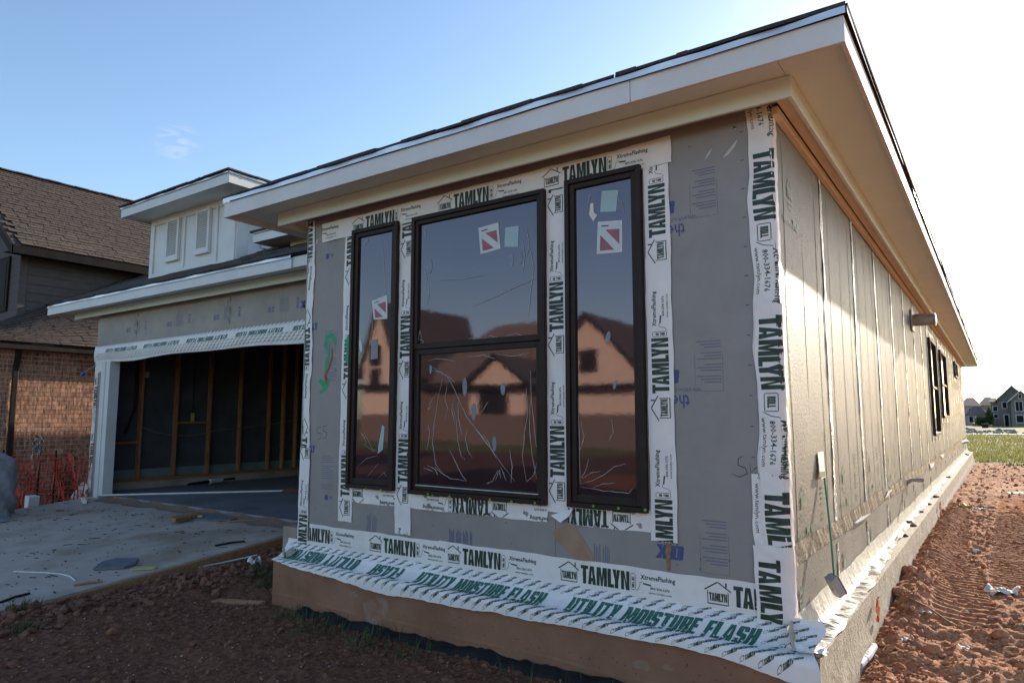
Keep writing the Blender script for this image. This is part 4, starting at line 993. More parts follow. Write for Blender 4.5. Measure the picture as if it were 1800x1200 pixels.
# header flashing on the garage, upside down print, ragged lower edge
def gf(x, t, lift=0.0):
    z = 2.205-.285*t-.012*math.sin(x*3)*t+.01*(x+8)*.4; fo = .018*math.sin(min(t, 1)*math.pi)+.004*math.sin(x*9+t*6)*t
    return (x, GY-.010-fo-lift, z)
b = MB(); b.grid(lambda u, v: gf(-11.16+5.95*u, v*(.92+.05*math.sin(u*9))), 170, 10); gt = b.build('utility_flashing', M_tape, house, smooth=True)
for k in range(5):
    x0 = -10.75+1.18*k; util_text('UTILITY MOISTURE FLASH', x0, x0+.98, .42, .22, gf, gt, flip=True)
small_units(-11.1, -5.3, gf, gt, [(.12, 0), (.58, 0), (.72, 0), (.86, 0)])
MB().grid(lambda u, v: gf(-11.10+.24*u, .75+.95*v*(1-.3*u)), 8, 6).build('utility_flashing', M_tape, house, smooth=True)
def gm(u, v, lift=0.0): return (u, GY-.0008, v)
gb = [o for o in house.children if o.name.startswith('sheathing_board')][-9:]
for x0 in (-10.2, -9.0, -7.8, -6.6, -5.9):
    o = []
    for k in range(8): o += [[(x0+.25+.022*k, 2.34), (x0+.257+.022*k, 2.34), (x0+.257+.022*k, 2.52), (x0+.25+.022*k, 2.52)]]
    o += block_text('OX', x0, 2.36, .14, .07, .1)
    if x0 < -6: o += rot(block_text('PLY', x0+.55, 2.40, .14, .05), math.pi/2, x0+.6, 2.42)
    print_mesh(o, gm, 'board_print', M_inkbl, gb[0])
print_mesh(rot(block_text('OX', -5.95, 2.37, .22, .09, .1), math.pi, -5.84, 2.41), gm, 'board_print', M_inkb, gb[4])
for x0 in (-9.90, -7.457-.0):
    MB().grid(lambda u, v: (x0+.06*(u-.5)*(1+.5*math.sin(v*15)), GY-.004-.006*math.sin(v*17+u*4), 2.24+.40*v), 4, 18).build('seam_tape', M_btape, house, smooth=True)
# corner tape on the garage, vertical
tape(front_map((GXL+.05, GY, 0), (0, 0, -1), (1, 0, 0), YN, seed=15, base=.006), -1.95, .25, -.07, .05, -1.7)
MB().grid(lambda u, v: (GXL-.45+.55*u, GY-.06+.03*math.sin(u*9+v*4), -.02-.14*v-.22*(1-u)**2+.05*math.sin(u*11)), 16, 8).build('crumpled_flashing', M_tape, house, smooth=True)
# exterior box with blue cover on the garage's left wall
bb = at(147, 657, 1, GY-.05); blu = MB(); blu.blob((bb[0], GY-.06, bb[2]), .050, 3, 2, .12, (1, .8, .8)); blu.build('blue_cap', M_blue, house)
MB().tube([(bb[0]+.02, GY-.05, bb[2]+.03), (GXL+.03, GY-.005, bb[2]+.14)], .008, 5).build('wire', M_steel, house)

# ---- dormer on the garage roof
DYF = 1.75; DXL, DXR = -9.87, -7.60; DZB = 3.13; DZT = 4.13
MB().box(DXL+.02, DXR-.02, DYF+.03, 4.3, 3.0, DZT).build('dormer_core', M_core, house)
# front panels with raised rails and stiles
MB().box(DXL, DXR, DYF, DYF+.03, DZB-.02, DZT).build('dormer_face', M_trim, house)
W_ = DXR-DXL; Hh = DZT-DZB
def dbx(u0, u1, v0, v1, y0, y1, name='trim_board', m=M_trim): return MB().box(DXL+W_*u0, DXL+W_*u1, DYF-y1, DYF-y0, DZB+Hh*v0, DZB+Hh*v1).build(name, m, house, bevel=.002)
for a, c in ((0, .045), (.415, .435), (.79, .81), (.975, 1.0)): dbx(a, c, .0, 1.0, 0, .022)
for a, c in ((.046, .414), (.436, .789)): dbx(a, c, .90, 1.0, 0, .020); dbx(a, c, .0, .13, 0, .020)
dbx(.811, .974, .90, 1.0, 0, .018); dbx(.811, .974, 0, .10, 0, .018)
def shutter(u0, u1, v0, v1):
    x0, x1, z0, z1 = DXL+W_*u0, DXL+W_*u1, DZB+Hh*v0, DZB+Hh*v1; y1 = DYF-.048; s = .05
    b = MB(); b.box(x0, x0+s, y1, DYF-.003, z0, z1); b.box(x1-s, x1, y1, DYF-.003, z0, z1); b.box(x0+s, x1-s, y1, DYF-.003, z0, z0+s*1.6); b.box(x0+s, x1-s, y1, DYF-.003, z1-s, z1)
    sh = b.build('shutter', M_trim, house, bevel=.003); n = 17
    MB().box(x0+s, x1-s, DYF-.006, DYF-.004, z0+s, z1-s).build('shutter_back', M_dtrim, sh)
    for k in range(n):
        z = z0+s*1.6+(z1-z0-s*2.7)*k/n; h = (z1-z0-s*2.7)/n
        MB().hexa((x0+s+.001, y1+.006, z), (x1-s-.001, y1+.006, z), (x1-s-.001, y1+.030, z+h*1.25), (x0+s+.001, y1+.030, z+h*1.25), (0, .006, .002)).build('slat', M_trim, sh)
shutter(.215, .375, .26, .93); shutter(.575, .735, .26, .93)
# lap siding on the dormer's right side
MB().box(DXR-.02, DXR, DYF+.03, 4.3, 3.0, DZT).build('dormer_side', M_trim, house)
MB().box(DXR+.001, DXR+.022, DYF, DYF+.17, DZB-.02, DZT).build('corner_board', M_trim, house, bevel=.002)
for k in range(6):
    z = 3.12+.165*k; ys = max(DYF+.172, 1.165+(z-FT-.1)/.5)
    MB().hexa((DXR+.030, ys, z), (DXR+.030, 4.2, z), (DXR+.002, 4.2, z+.160), (DXR+.002, ys, z+.160), (.008, 0, 0)).build('siding_board', M_trim, house)
# step flashing along the base
MB().grid(lambda u, v: (DXL-.12+(W_+.16)*u, DYF-.13*v-.02, DZB+.055*(1-v)-.065*v-.0+.006*math.sin(u*40)), 40, 3).build('step_flashing', M_drip, house, smooth=True)
MB().grid(lambda u, v: (DXR+.03+.11*v, DYF+2.3*u, DZB+.05+1.15*u-.02*v+.006*math.sin(u*30)), 30, 3).build('step_flashing', M_drip, house, smooth=True)
# dormer eave
DE0, DE1, DEY, DEZ = -10.06, -7.19, 1.35, 4.115
def dboard(n, *a, m=M_trim): return board(n, *a, m=m)
dboard('fascia', DE0, DE1, DEY, DEY+.022, DEZ, DEZ+.135); dboard('fascia', DE1-.022, DE1, DEY+.024, 4.6, DEZ, DEZ+.135); dboard('fascia', DE0, DE0+.022, DEY+.024, 4.6, DEZ, DEZ+.135)
MB().box(DE0+.024, DE1-.024, DEY+.024, 4.6, DEZ+.016, DEZ+.03).build('soffit_panel', M_soffit, house)
drip('drip_edge', (DE0, DEY, 0), (DE1+.01, DEY, 0), (0, -1, 0), 50, z0=DEZ+.13, hgt=.03, seed=8); drip('drip_edge', (DE1, DEY-.01, 0), (DE1, 4.5, 0), (1, 0, 0), 50, z0=DEZ+.13, hgt=.03, seed=9)
hip_roof('dormer_roof', DE0-.02, DE1+.02, DEY-.02, 5.2, DEZ+.165, .36, M_shin2, house, faces='FRL', seed=6)
vp = at(241, 352, 1, DEY+.15); v_ = MB(); v_.tube([(vp[0], vp[1], DEZ+.19), (vp[0], vp[1], DEZ+.26)], .03, 8); v_.tube([(vp[0], vp[1], DEZ+.262), (vp[0], vp[1], DEZ+.285)], [.045, .025], 8); v_.build('roof_vent', M_black, house)
# entry eave between dormer and front room
E2L = at(444, 427, 1, 1.55); z2 = float(E2L[2])
board('fascia', E2L[0], LX-.3, 1.55, 1.572, z2, z2+.115); board('fascia', E2L[0], E2L[0]+.022, 1.574, 3.6, z2, z2+.115)
board('soffit_panel', E2L[0]+.024, LX-.3, 1.574, 3.6, z2+.02, z2+.03, M_soffit, 0)
e2f = at(510, 430, 1, 1.86); board('frieze_board', e2f[0], LX-.3, 1.86, 1.882, z2-.085, z2+.018, M_soffit)
drip('drip_edge', (E2L[0], 1.55, 0), (LX-.3, 1.55, 0), (0, -1, 0), 30, z0=z2+.11, hgt=.025, seed=12)
MB().box(E2L[0]-.03, LX-.3, 1.52, 3.6, z2+.13, z2+.155).build('shingle_course', M_shing, house)
MB().box(e2f[0]+.12, LX-.3, 2.0, 3.6, 2.9, z2+.015).build('entry_wall', M_gply, house)

# =================================================================== NEIGHBOUR (brick)
nb = thing('brick_house', 'finished brown brick house with dark shingle roof left of the open garage', 'house', (-13.1, 0, 0))
BX = -13.1
MB().box(-22, BX-.002, .2, 9.0, -.9, 2.30).build('brick_wall_core', M_mort, nb)
brick = MB().box(-.002, .005, 0, .232, 0, .068).mesh('brick', M_brick); cnt = []
rows = 38
for r in range(rows):
    z = -.62+.0785*r
    for k in range(-1, 16):
        y = .42+(.122 if r % 2 else 0)+.244*k
        cnt.append((abs(y-1.65), y, z))
cnt.sort(); rest = MB()
for i, (_, y, z) in enumerate(cnt):
    if y < .25: continue
    if i < 300:
        inst(brick, 'brick', Matrix.Translation((BX+random.uniform(0, .0025)+13.1, y, z)), nb)
    else: rest.box(BX-.002, BX+.005, y, y+.232, z, z+.068)
tag(rest.build('brick_courses', M_brick, nb), kind='stuff')
# lower eave
EVX = -12.93; e0 = at(0, 600, 0, EVX); EZ = float(e0[2])
MB().box(EVX-.02, EVX+.09, -.6, 6, EZ-.12, EZ-.012).build('gutter', M_gutter, nb, bevel=.012); MB().box(BX+.012, EVX-.022, -.6, 6, EZ-.10, EZ-.08).build('soffit', M_dtrim, nb)
# downspout
dy = at(24, 700, 0, BX+.06)[1]; b = MB()
def flat(b, y, x, z0, z1): b.box(x-.03, x+.03, y-.042, y+.042, z0, z1)
flat(b, dy, BX+.05, -.5, EZ-.42); b.hexa((BX+.02, dy-.042, EZ-.42), (BX+.08, dy-.042, EZ-.42), (BX+.08, dy+.042, EZ-.42), (BX+.02, dy+.042, EZ-.42), (.10, 0, .30)); flat(b, dy, EVX-.03, EZ-.125, EZ-.10)
b.build('downspout', M_gutter, nb, bevel=.008)
# lower roof surface of single tabs
SIDX = -14.5
def lower(u, v):       # u along the eave (0..1), v up the slope
    e = np.array((EVX+.10, -.9+5.2*u, EZ+.0)); y = e[1]
    s0, s1 = at(0, 565, 0, SIDX), at(170, 508, 0, SIDX); tt = (y-s0[1])/(s1[1]-s0[1]); zt = s0[2]+(s1[2]-s0[2])*tt
    t = np.array((SIDX, y+.0, max(zt, EZ+.3))); return e+(t-e)*v
def tabs(fn, L, H, u0, u1, nrows, tabw, limit, m, parent, seed):
    rd = random.Random(seed); uu = np.array(fn(.5, 0)); made = 0; rest = MB(); res = []
    for r in range(nrows):
        v0, v1 = r/nrows, (r+1)/nrows+.006; u = u0+rd.random()*tabw/L; thickv = .012
        while u < u1:
            w = tabw/L*rd.choice([.6, .8, 1, 1.2]); dr = rd.choice([0, 0, .12, .16])/nrows; th = .008+.008*rd.random()
            a, b_, c, d = [np.array(fn(*q)) for q in ((u, v0-dr*.6), (u+w*.955, v0-dr*.6), (u+w*.955, v1), (u, v1))]
            n = np.cross(b_-a, d-a); n = n/np.linalg.norm(n); n = n if n[2] > 0 else -n
            m_ = MB().hexa(a+n*.016, b_+n*.016, c, d, n*th); res.append((np.linalg.norm((a+c)/2-CAM), m_)); u += w
    res.sort(key=lambda q: q[0])
    for i, (_, m_) in enumerate(res):
        if i < limit: m_.build('shingle', m, parent)
        else: rest.add(m_.v, m_.f)
    if rest.v: tag(rest.build('shingle_field', m, parent), kind='stuff')
b = MB(); b.grid(lambda u, v: tuple(np.array(lower(u, v))-(0, 0, .012)), 12, 6); b.build('lower_roof', M_shin2, nb)
tabs(lower, 5.2, 1.0, 0, .96, 17, .21, 200, M_shin2, nb, 3)
# siding storey with the corner and the window on its front
cy = float(at(37, 470, 0, SIDX)[1]); UZ = 4.25
UEX = -14.1
ue = at(22, 430, 0, UEX); ue2 = at(262, 468, 0, UEX); UZ = float(ue[2]); UYF = float(ue[1])
MB().box(-21, SIDX-.022, cy, 9, 2.2, UZ+.02).build('siding_core', M_lap, nb)
for k in range(13):
    z = 2.25+.175*k
    if z > UZ: break
    MB().hexa((SIDX, cy+.12, z), (SIDX, 9, z), (SIDX-.016, 9, z+.178), (SIDX-.016, cy+.12, z+.178), (-.006, 0, 0)).build('siding_board', M_lap, nb)
    MB().hexa((-20.9, cy-.0, z), (SIDX-.12, cy-.0, z), (SIDX-.12, cy+.016, z+.178), (-20.9, cy+.016, z+.178), (0, -.006, 0)).build('siding_board', M_lap, nb)
b = MB(); b.box(SIDX-.11, SIDX+.012, cy-.02, cy, 2.2, UZ); b.box(SIDX-.009, SIDX+.012, cy+.001, cy+.11, 2.2, UZ); b.build('corner_board', M_lap, nb)
wz0, wz1 = float(at(8, 540, 1, cy)[2]), float(at(8, 462, 1, cy)[2]); wx1 = float(at(14, 500, 1, cy)[0])
b = MB(); b.box(wx1-1.0, wx1+.09, cy-.04, cy-.012, wz0-.09, wz1+.09); w = b.build('window', M_dtrim, nb); MB().box(wx1-.9, wx1-.01, cy-.046, cy-.041, wz0, wz1).build('pane', M_farglass, w)
# upper roof slope with front rake
r0 = at(0, 298, 0, -17.0); r1 = at(225, 355, 0, -17.0); RZ = float((r0[2]+r1[2])/2)
def upper(u, v):
    e = np.array((UEX, UYF+7.0*u, UZ+.03)); t = np.array((-17.0, UYF+7.0*u, RZ)); return e+(t-e)*v
MB().grid(lambda u, v: tuple(np.array(upper(u, v))-(0, 0, .012)), 6, 6).build('upper_roof', M_shin2, nb)
MB().add([(-17, UYF, RZ-.02), (-17, 9.5, RZ-.02), (-20.2, 9.5, UZ), (-20.2, UYF, UZ)], [(0, 1, 2, 3)]).build('upper_roof', M_shin2, nb)
tabs(upper, 7.0, 3.6, 0, .62, 30, .23, 100, M_shin2, nb, 5)
MB().box(UEX-.03, UEX+.05, UYF-.02, 9.2, UZ-.15, UZ+.0).build('fascia', M_dtrim, nb); MB().box(SIDX+.013, UEX-.032, UYF, 9.2, UZ-.10, UZ-.08).build('soffit', M_dtrim, nb)
MB().hexa((UEX+.05, UYF-.05, UZ-.16), (UEX+.05, UYF-.0, UZ-.16), (-17.05, UYF-.0, RZ-.20), (-17.05, UYF-.05, RZ-.20), (0, 0, .17)).build('rake_board', M_dtrim, nb)
MB().poly([(SIDX, cy+.02, UZ), (-20, cy+.02, UZ), (-17, cy+.02, RZ-.1)], (0, .05, 0)).build('gable_wall', M_lap, nb)
rc = MB()
for k in range(20):
    rc.box(-17.12, -16.9, UYF+.3*k, UYF+.3*k+.31, RZ+.005+.006*(k % 2), RZ+.03+.006*(k % 2))
rc.build('ridge_cap', M_shin2, nb)

# =================================================================== SIDE YARD: fence, shrubs, hoses
fy = 1.35
fn_ = thing('safety_fence', 'sagging orange plastic net fence across the gap between the garage and the brick house', 'fence', (-12.5, fy, -.5))
def fpt(u, v):   # u along, v up
    x = -13.75+2.6*u; top = .40+.05*math.sin(u*9)+.05*math.sin(u*31); y = .62+.95*u+.05*math.sin(u*17+v*2)+.03*math.sin(v*6+u*40)
    return (x+.04*math.sin(v*9+u*23)+.10*v, y, -.62+(top+.62)*v)
b = MB()
for k in range(26):
    u = k/25; b.tube([fpt(u, t) for t in np.linspace(0, 1, 9)], .011, 4)
for k in range(13):
    v = k/12; b.tube([fpt(t, v) for t in np.linspace(0, 1, 60)], .006, 4)
b.build('net', M_fence, fn_)
for x in (-12.95, -11.9): MB().box(x, x+.03, .62+.95*(x+13.75)/2.6+.10, .62+.95*(x+13.75)/2.6+.12, -.9, .50).build('post', M_gutter, fn_)
cw = at(72, 790, 1, 1.28); cr = thing('wire_coil', 'loose coils of dark and silver wire hung over a stake by the orange net', 'wire coil', tuple(cw))
rd = random.Random(5)
for k in range(6):
    r = .11+.03*rd.random(); cx, cz = cw[0]+rd.uniform(-.04, .04), cw[2]+.10+rd.uniform(-.04, .03)
    MB().tube([(cx+r*math.cos(a), 1.22+.03*math.sin(a*3+k), cz+r*.95*math.sin(a)) for a in np.linspace(0, 6.2, 22)], .0045, 5).build('wire_loop', M_steel if k % 2 else M_black, cr)
for k in range(4):
    s = rd.uniform(-1, 1); MB().tube([(cw[0]+s*.1, 1.23, cw[2]+.12), (cw[0]+s*.22, 1.20, cw[2]-.08), (cw[0]+s*.16, 1.22, cw[2]-.32)], .004, 5).build('wire_loop', M_steel, cr)
MB().tube([(cw[0]+.03, 1.26, -.7), (cw[0]+.02, 1.26, cw[2]+.08)], .02, 6).build('stake', M_gutter, cr)
def leafbush(name, label, cat, c, rx, ry, rz, n, m, size=.035, group=None, seed=0, blades=False):
    rd = random.Random(seed); t = thing(name, label, cat, c, group); b = MB()
    for k in range(n):
        th = rd.uniform(0, 6.283); ph = rd.uniform(0, 1)**.5; rr = rd.uniform(.3, 1)
        p = Vector((c[0]+rx*rr*math.cos(th)*ph, c[1]+ry*rr*math.sin(th)*ph, c[2]+rz*(1-ph*ph*.6)*rd.uniform(.15, 1)))
        d = Vector((rd.uniform(-1, 1), rd.uniform(-1, 1), rd.uniform(-.2, 1.3))).normalized(); s = Vector((-d.y, d.x, rd.uniform(-.3, .3))).normalized(); L = size*rd.uniform(.7, 1.6)
        b.add([p, p+d*L*.5+s*L*.22, p+d*L, p+d*L*.5-s*L*.22], [(0, 1, 2, 3)])
    tag(b.build('foliage', m, t), kind='stuff')
    b = MB()
    for k in range(5):
        a = k*1.3; b.tube([c, (c[0]+rx*.3*math.cos(a), c[1]+ry*.3*math.sin(a), c[2]+rz*.4), (c[0]+rx*.6*math.cos(a), c[1]+ry*.6*math.sin(a), c[2]+rz*.8)], [.008, .006, .003], 5)
    b.build('stem', M_chip, t); return t
leafbush('shrub', 'weedy green shrub pressed against the orange net by the garage corner', 'shrub', (-11.98, 1.68, -.56), .48, .22, 1.05, 900, M_leafd, .06, seed=1)
leafbush('shrub', 'low dark weed clump at the far left end of the orange net', 'shrub', (-12.2, .80, -.56), .4, .2, .32, 400, M_leafd, .05, seed=2)
wp_ = at(46, 893, 1, .75); b = MB(); b.poly([(wp_[0]-.08, .75, wp_[2]-.02), (wp_[0]+.05, .75, wp_[2]-.02), (wp_[0]+.06, .76, wp_[2]+.17), (wp_[0]-.10, .76, wp_[2]+.18)], (0, .14, 0))
tag(b.build('bucket', M_white, None), 'white plastic tub half hidden in weeds below the orange net', 'bucket')
# wrapped bale at the frame's left edge
bc = at(-40, 912, 2, -.33)
bl = thing('wrapped_bale', 'lumpy grey plastic wrapped sack standing on the driveway at the left edge', 'sack', (bc[0], bc[1], -.33))
bm_ = MB()
def bale(u, v):
    a = u*2*math.pi; z = -.36+.92*v; k = (abs(math.cos(a))**4+abs(math.sin(a))**4)**-.25
    r = .40*(1-.16*v**3)*(1+.03*math.sin(a*5+v*4)+.03*math.sin(v*21+a*2)+.03*math.sin(a*11+v*13)+.02*math.sin(a*23-v*31))*k*.92
    if v > .93: r *= math.sqrt(max(0, 1-((v-.93)/.07)**2))+.001
    return (bc[0]+r*math.cos(a), bc[1]+r*math.sin(a), z-.03*math.sin(a*2))
bm_.grid(bale, 60, 46); bm_.build('wrap', M_sack, bl, smooth=True)
sk = MB(); sk.grid(lambda u, v: (bc[0]+(.38+.22*v)*math.cos(u*6.283)*(1+.06*math.sin(u*40)), bc[1]+(.38+.22*v)*math.sin(u*6.283), zdrive(bc[1])+.07*(1-v)**2+.012+.01*math.sin(u*50)), 60, 4); sk.build('loose_skirt', M_sack, bl, smooth=True)

# =================================================================== LITTER
def dz(y): return zdrive(y)+.004
def on_drive(px, py): 
    z = -.3
    for _ in range(6): p = at(px, py, 2, z); z = zdrive(p[1])
    return at(px, py, 2, z)
def on_ground(px, py):
    z = -.4
    for _ in range(12): p = at(px, py, 2, z); z = .5*z+.5*gh(p[0], p[1])
    return at(px, py, 2, z)
def flat_piece(pix, th, m, name, label, cat, place=on_drive, lift=.006, group=None):
    P = [np.array(place(*q))+np.array((0, 0, lift)) for q in pix]; o = MB().poly(P, (0, 0, th)).build(name, m); c = sum(P)/len(P)
    o.data.transform(Matrix.Translation(-Vector(c))); o.location = c; return tag(o, label, cat, group)
flat_piece([(163, 1003), (180, 990), (205, 984), (243, 984), (238, 994), (218, 1000)], .018, M_felt, 'board_scrap', 'torn dark grey sheathing scrap lying flat near the front of the driveway', 'scrap')
flat_piece([(228, 1003), (250, 998), (275, 998), (273, 1001), (240, 1003)], .01, M_straw, 'wood_strip', 'thin yellow strip beside the torn grey scrap', 'scrap')
flat_piece([(335, 907), (350, 902), (428, 905), (420, 912), (405, 916), (340, 915)], .015, M_felt, 'board_scrap', 'long dark grey curled scrap under the wooden block on the upper driveway', 'scrap')
p = on_drive(325, 916)
def block_thing(px, py, sx, sy, sz, ang, m, name, label, cat, place=on_drive, pitch=0, lift=0):
    p = place(px, py); o = MB().box(-sx/2, sx/2, -sy/2, sy/2, 0, sz).build(name, m, bevel=.002); o.location = (p[0], p[1], p[2]+lift); o.rotation_euler = (0, pitch, ang); return tag(o, label, cat)
block_thing(326, 915, .12, .38, .045, .15, M_chip, 'wood_block', 'short brown timber offcut lying across the curled grey scrap', 'wood block', lift=.02, pitch=.1)
block_thing(212, 878, .20, .09, .05, .3, M_chip, 'wood_block', 'small reddish timber block at the left foot of the garage opening', 'wood block')
block_thing(352, 911, .07, .04, .02, .6, M_straw, 'paper_scrap', 'small yellow crumpled scrap on the curled grey board', 'scrap', lift=.02)
block_thing(457, 917, .20, .05, .015, -.2, M_blue, 'blue_scrap', 'small blue plastic strip near the garage slab edge', 'scrap')
block_thing(147, 882, .42, .05, .05, -.35, M_white, 'white_offcut', 'pale pipe offcut on the driveway edge form by the orange net', 'pipe')
# white pipe across the garage opening
a = np.array(at(177, 870, 2, GF+.015)); c = np.array(at(500, 862, 2, GF+.015)); m_ = (a+c)/2
o = MB().tube([a-m_, c-m_], .013, 8).build('white_pipe', M_white); o.location = m_; tag(o, 'long thin white pipe lying across the garage floor opening', 'pipe')
def gfl(px, py): return at(px, py, 2, GF)
a = np.array(gfl(370, 845))+(0, 0, .04); c = np.array(gfl(528, 834))+(0, 0, .04); m_ = (a+c)/2
o = MB().hexa(a-m_-(0, .05, 0), c-m_-(0, .05, 0), c-m_+(0, .05, 0), a-m_+(0, .05, 0), (0, 0, .03)).build('pale_batten', M_grey); o.location = m_; tag(o, 'pale grey batten on the garage floor near the back', 'batten')
a = np.array(gfl(331, 856))+(0, 0, .05); c = np.array(gfl(412, 845))+(0, 0, .05); m_ = (a+c)/2
cg = thing('caulking_gun', 'black caulking gun with a white tube lying on the garage floor', 'tool', tuple(m_)); MB().tube([a, a+(c-a)*.42], [.02, .03], 8).build('handle', M_black, cg); MB().tube([a+(c-a)*.43, a+(c-a)*.70], .045, 10).build('tube', M_white, cg); MB().tube([a+(c-a)*.71, c], .018, 8).build('nozzle', M_black, cg)
a = np.array(gfl(308, 850)); c = np.array(gfl(520, 832)); m_ = (a+c)/2; o = MB().hexa(a-m_, c-m_, c-m_+(0, .1, 0), a-m_+(0, .1, 0), (0, 0, .09)).build('timber_beam', M_wood); o.location = m_; tag(o, 'long reddish timber lying along the garage wall', 'timber')
p = gfl(517, 863); o = MB().grid(lambda u, v: (.28*math.cos(u*6.283)*v, .20*math.sin(u*6.283)*v, .06*(1-v*v)+.004), 18, 4).build('dark_pile', M_clod); o.location = (p[0], p[1], GF); tag(o, 'low dark heap at the right end of the white pipe in the garage', 'debris')
p = gfl(217, 856); o = MB().tube([(-.16, .05, .03), (.16, -.03, .03)], .028, 8).build('offcut', M_paper); o.location = (p[0]+.15, p[1], GF); tag(o, 'pale offcut lying just inside the garage opening at left', 'offcut')
p = gfl(270, 846); o = MB().grid(lambda u, v: (.95*u-.45, .6*v-.3, .05+.10*math.sin(u*7+v*3)*math.sin(v*3)+.03*math.sin(u*21)), 16, 10).build('plastic_sheet', M_sack, smooth=True); o.location = (p[0], p[1], GF); tag(o, 'rumpled grey plastic sheet on the garage floor by the studs', 'plastic sheet')
# sawdust and dirt along the slab edge: low heap, and specks of litter over the driveway
b = MB()
def saw(u, v):
    x = -10.5+5.0*u; w = .17+.03*math.sin(u*9)+.03*math.sin(u*33)+.02*math.sin(u*71); y = 1.585-w*v; return (x, y, zdrive(y)+.004+(.055*(1-v)**1.6)*(.7+.3*math.sin(u*47)))
b.grid(saw, 150, 8); o = b.build('dirt_drift', M_stain, smooth=True); tag(o, 'brown drift of dirt and sawdust along the garage slab edge', 'dirt', kind='stuff')
b = MB(); rd = random.Random(12)
for k in range(520):
    y = rd.uniform(-2.2, 1.5); x = rd.uniform(-10.8, -5.65); L = .004*(16**(rd.random()**1.6)); a = rd.gauss(.25, .6); w = min(L*.7, rd.uniform(.002, .007))
    c_, s_ = math.cos(a), math.sin(a); z = zdrive(y)+.002; P = [(-L, -w), (L, -w*.6), (L*.9, w), (-L*.8, w*.8)]
    b.poly([(x+p[0]*c_-p[1]*s_, y+p[0]*s_+p[1]*c_, z) for p in P], (0, 0, .003+.004*rd.random()))
tag(b.build('litter_specks', M_bark2), 'dark specks of bark and dirt scattered over the driveway', 'litter', kind='stuff')
for i, (q, lab) in enumerate((([(0, 1060), (52, 1044)], 'thin black strip at the front left corner of the driveway'), ([(380, 920), (470, 914)], 'dark lath near the wooden block on the upper driveway'), ([(130, 1030), (180, 1023)], 'muddy stick along the driveway edge below the grey scrap'), ([(378, 960), (430, 952)], 'dark twig by the weeds on the driveway edge'))):
    a, c = [np.array(on_drive(*w)) for w in q]; m_ = (a+c)/2; o = MB().tube([a-m_, (a+c)/2-m_+(0, 0, .008), c-m_], .011, 6).build('stick', M_black if i in (0, 3) else M_chip); o.location = m_+(0, 0, .008); tag(o, lab, 'stick')
q = [on_drive(*w) for w in [(25, 1005), (50, 1006), (80, 1007), (105, 1009), (122, 1013), (132, 1021)]]; c0 = np.array(q[2]); o = MB().tube([np.array(p)-c0+(0, 0, .006) for p in q], .005, 6).build('cord', M_white); o.location = c0; tag(o, 'thin white curved cord lying on the driveway', 'cord')
a, c = np.array(on_ground(322, 1005)), np.array(on_ground(452, 984)); m_ = (a+c)/2+(0, 0, .03); o = MB().tube([a-m_+(0, 0, .02), (0, 0, .0), c-m_+(0, 0, .05)], .007, 6).build('stick', M_smear); o.location = m_; tag(o, 'long pale lath on the dirt between the weeds and the foundation corner', 'stick')
# cup of greenish paper by the foundation corner
p = on_ground(493, 1053); o = MB().grid(lambda u, v: (.10*u-.05+.02*math.sin(v*5), .07*v-.03, .06*math.sin(u*3.1)+.03*v), 8, 6).build('paper_scrap', M_stick, smooth=True); o.location = p; tag(o, 'pale teal paper scrap at the foot of the foundation corner', 'paper')
p = on_ground(405, 1064); o = MB().hexa((-.22, -.03, 0), (.22, .10, .01), (.24, .15, .03), (-.20, .03, .01), (0, 0, .012)).build('board_scrap', M_chip); o.location = p; tag(o, 'flat brown shard pressed into the dirt left of the foundation', 'scrap')
p = on_ground(448, 992); o = MB().grid(lambda u, v: (.12*u-.06, .10*v-.05, .05*math.sin(u*7+1)*math.sin(v*5)+.03), 8, 8).build('paper_scrap', M_paper, smooth=True); o.location = p; tag(o, 'crumpled grey white paper in the weeds beside the foundation corner', 'paper')
# --- right side litter
p = on_ground(1526, 1165); o = MB().tube([(-.02, -.16, .03), (0, 0, .04), (.012, .17, .055)], [.020, .023, .022], 10).build('white_stick', M_bark); o.location = p; tag(o, 'short white painted stake with dirt stains beside the foundation', 'stake')
def crumpled(px, py, s, m, name, label, seed, sx=1, sz=.4):
    p = on_ground(px, py); rd = random.Random(seed); a = [rd.uniform(0, 6) for _ in range(6)]
    o = MB().grid(lambda u, v: ((u-.5)*s*sx+.1*s*math.sin(v*6+a[0]), (v-.5)*s+.1*s*math.sin(u*7+a[1]), s*sz*(.35+.3*math.sin(u*6+a[2])*math.sin(v*5+a[3])+.14*math.sin(u*15+v*11+a[4]))), 12, 12).build(name, m, smooth=True); o.location = p; return tag(o, label, 'paper' if 'paper' in name else 'bag')
crumpled(1765, 1047, .20, M_paper, 'paper_bag', 'large crumpled white bag on the rutted dirt at the right edge', 3, 1.1, .5)
crumpled(1698, 893, .20, M_straw, 'paper_scrap', 'yellowish crumpled packaging on the dirt beyond the drain pipe', 4, 1.0, .5); crumpled(1722, 897, .16, M_paper, 'paper_scrap', 'silvery white crumpled wrapper beside the yellowish packaging', 5)
crumpled(1719, 970, .07, M_paper, 'paper_scrap', 'small white paper chip in the middle of the rutted dirt', 6, 1, .6); crumpled(1625, 1077, .10, M_paper, 'paper_scrap', 'flattened white scrap left of the big white bag', 8); crumpled(1695, 1140, .07, M_paper, 'paper_scrap', 'small torn white paper near the bottom right of the dirt', 9)
crumpled(1596, 1125, .06, M_paper, 'paper_scrap', 'thin folded white scrap near the white painted stake', 10); crumpled(1792, 868, .30, M_paper, 'paper_scrap', 'pale flat paper far along the tracks at the right edge', 11, 1, .15)
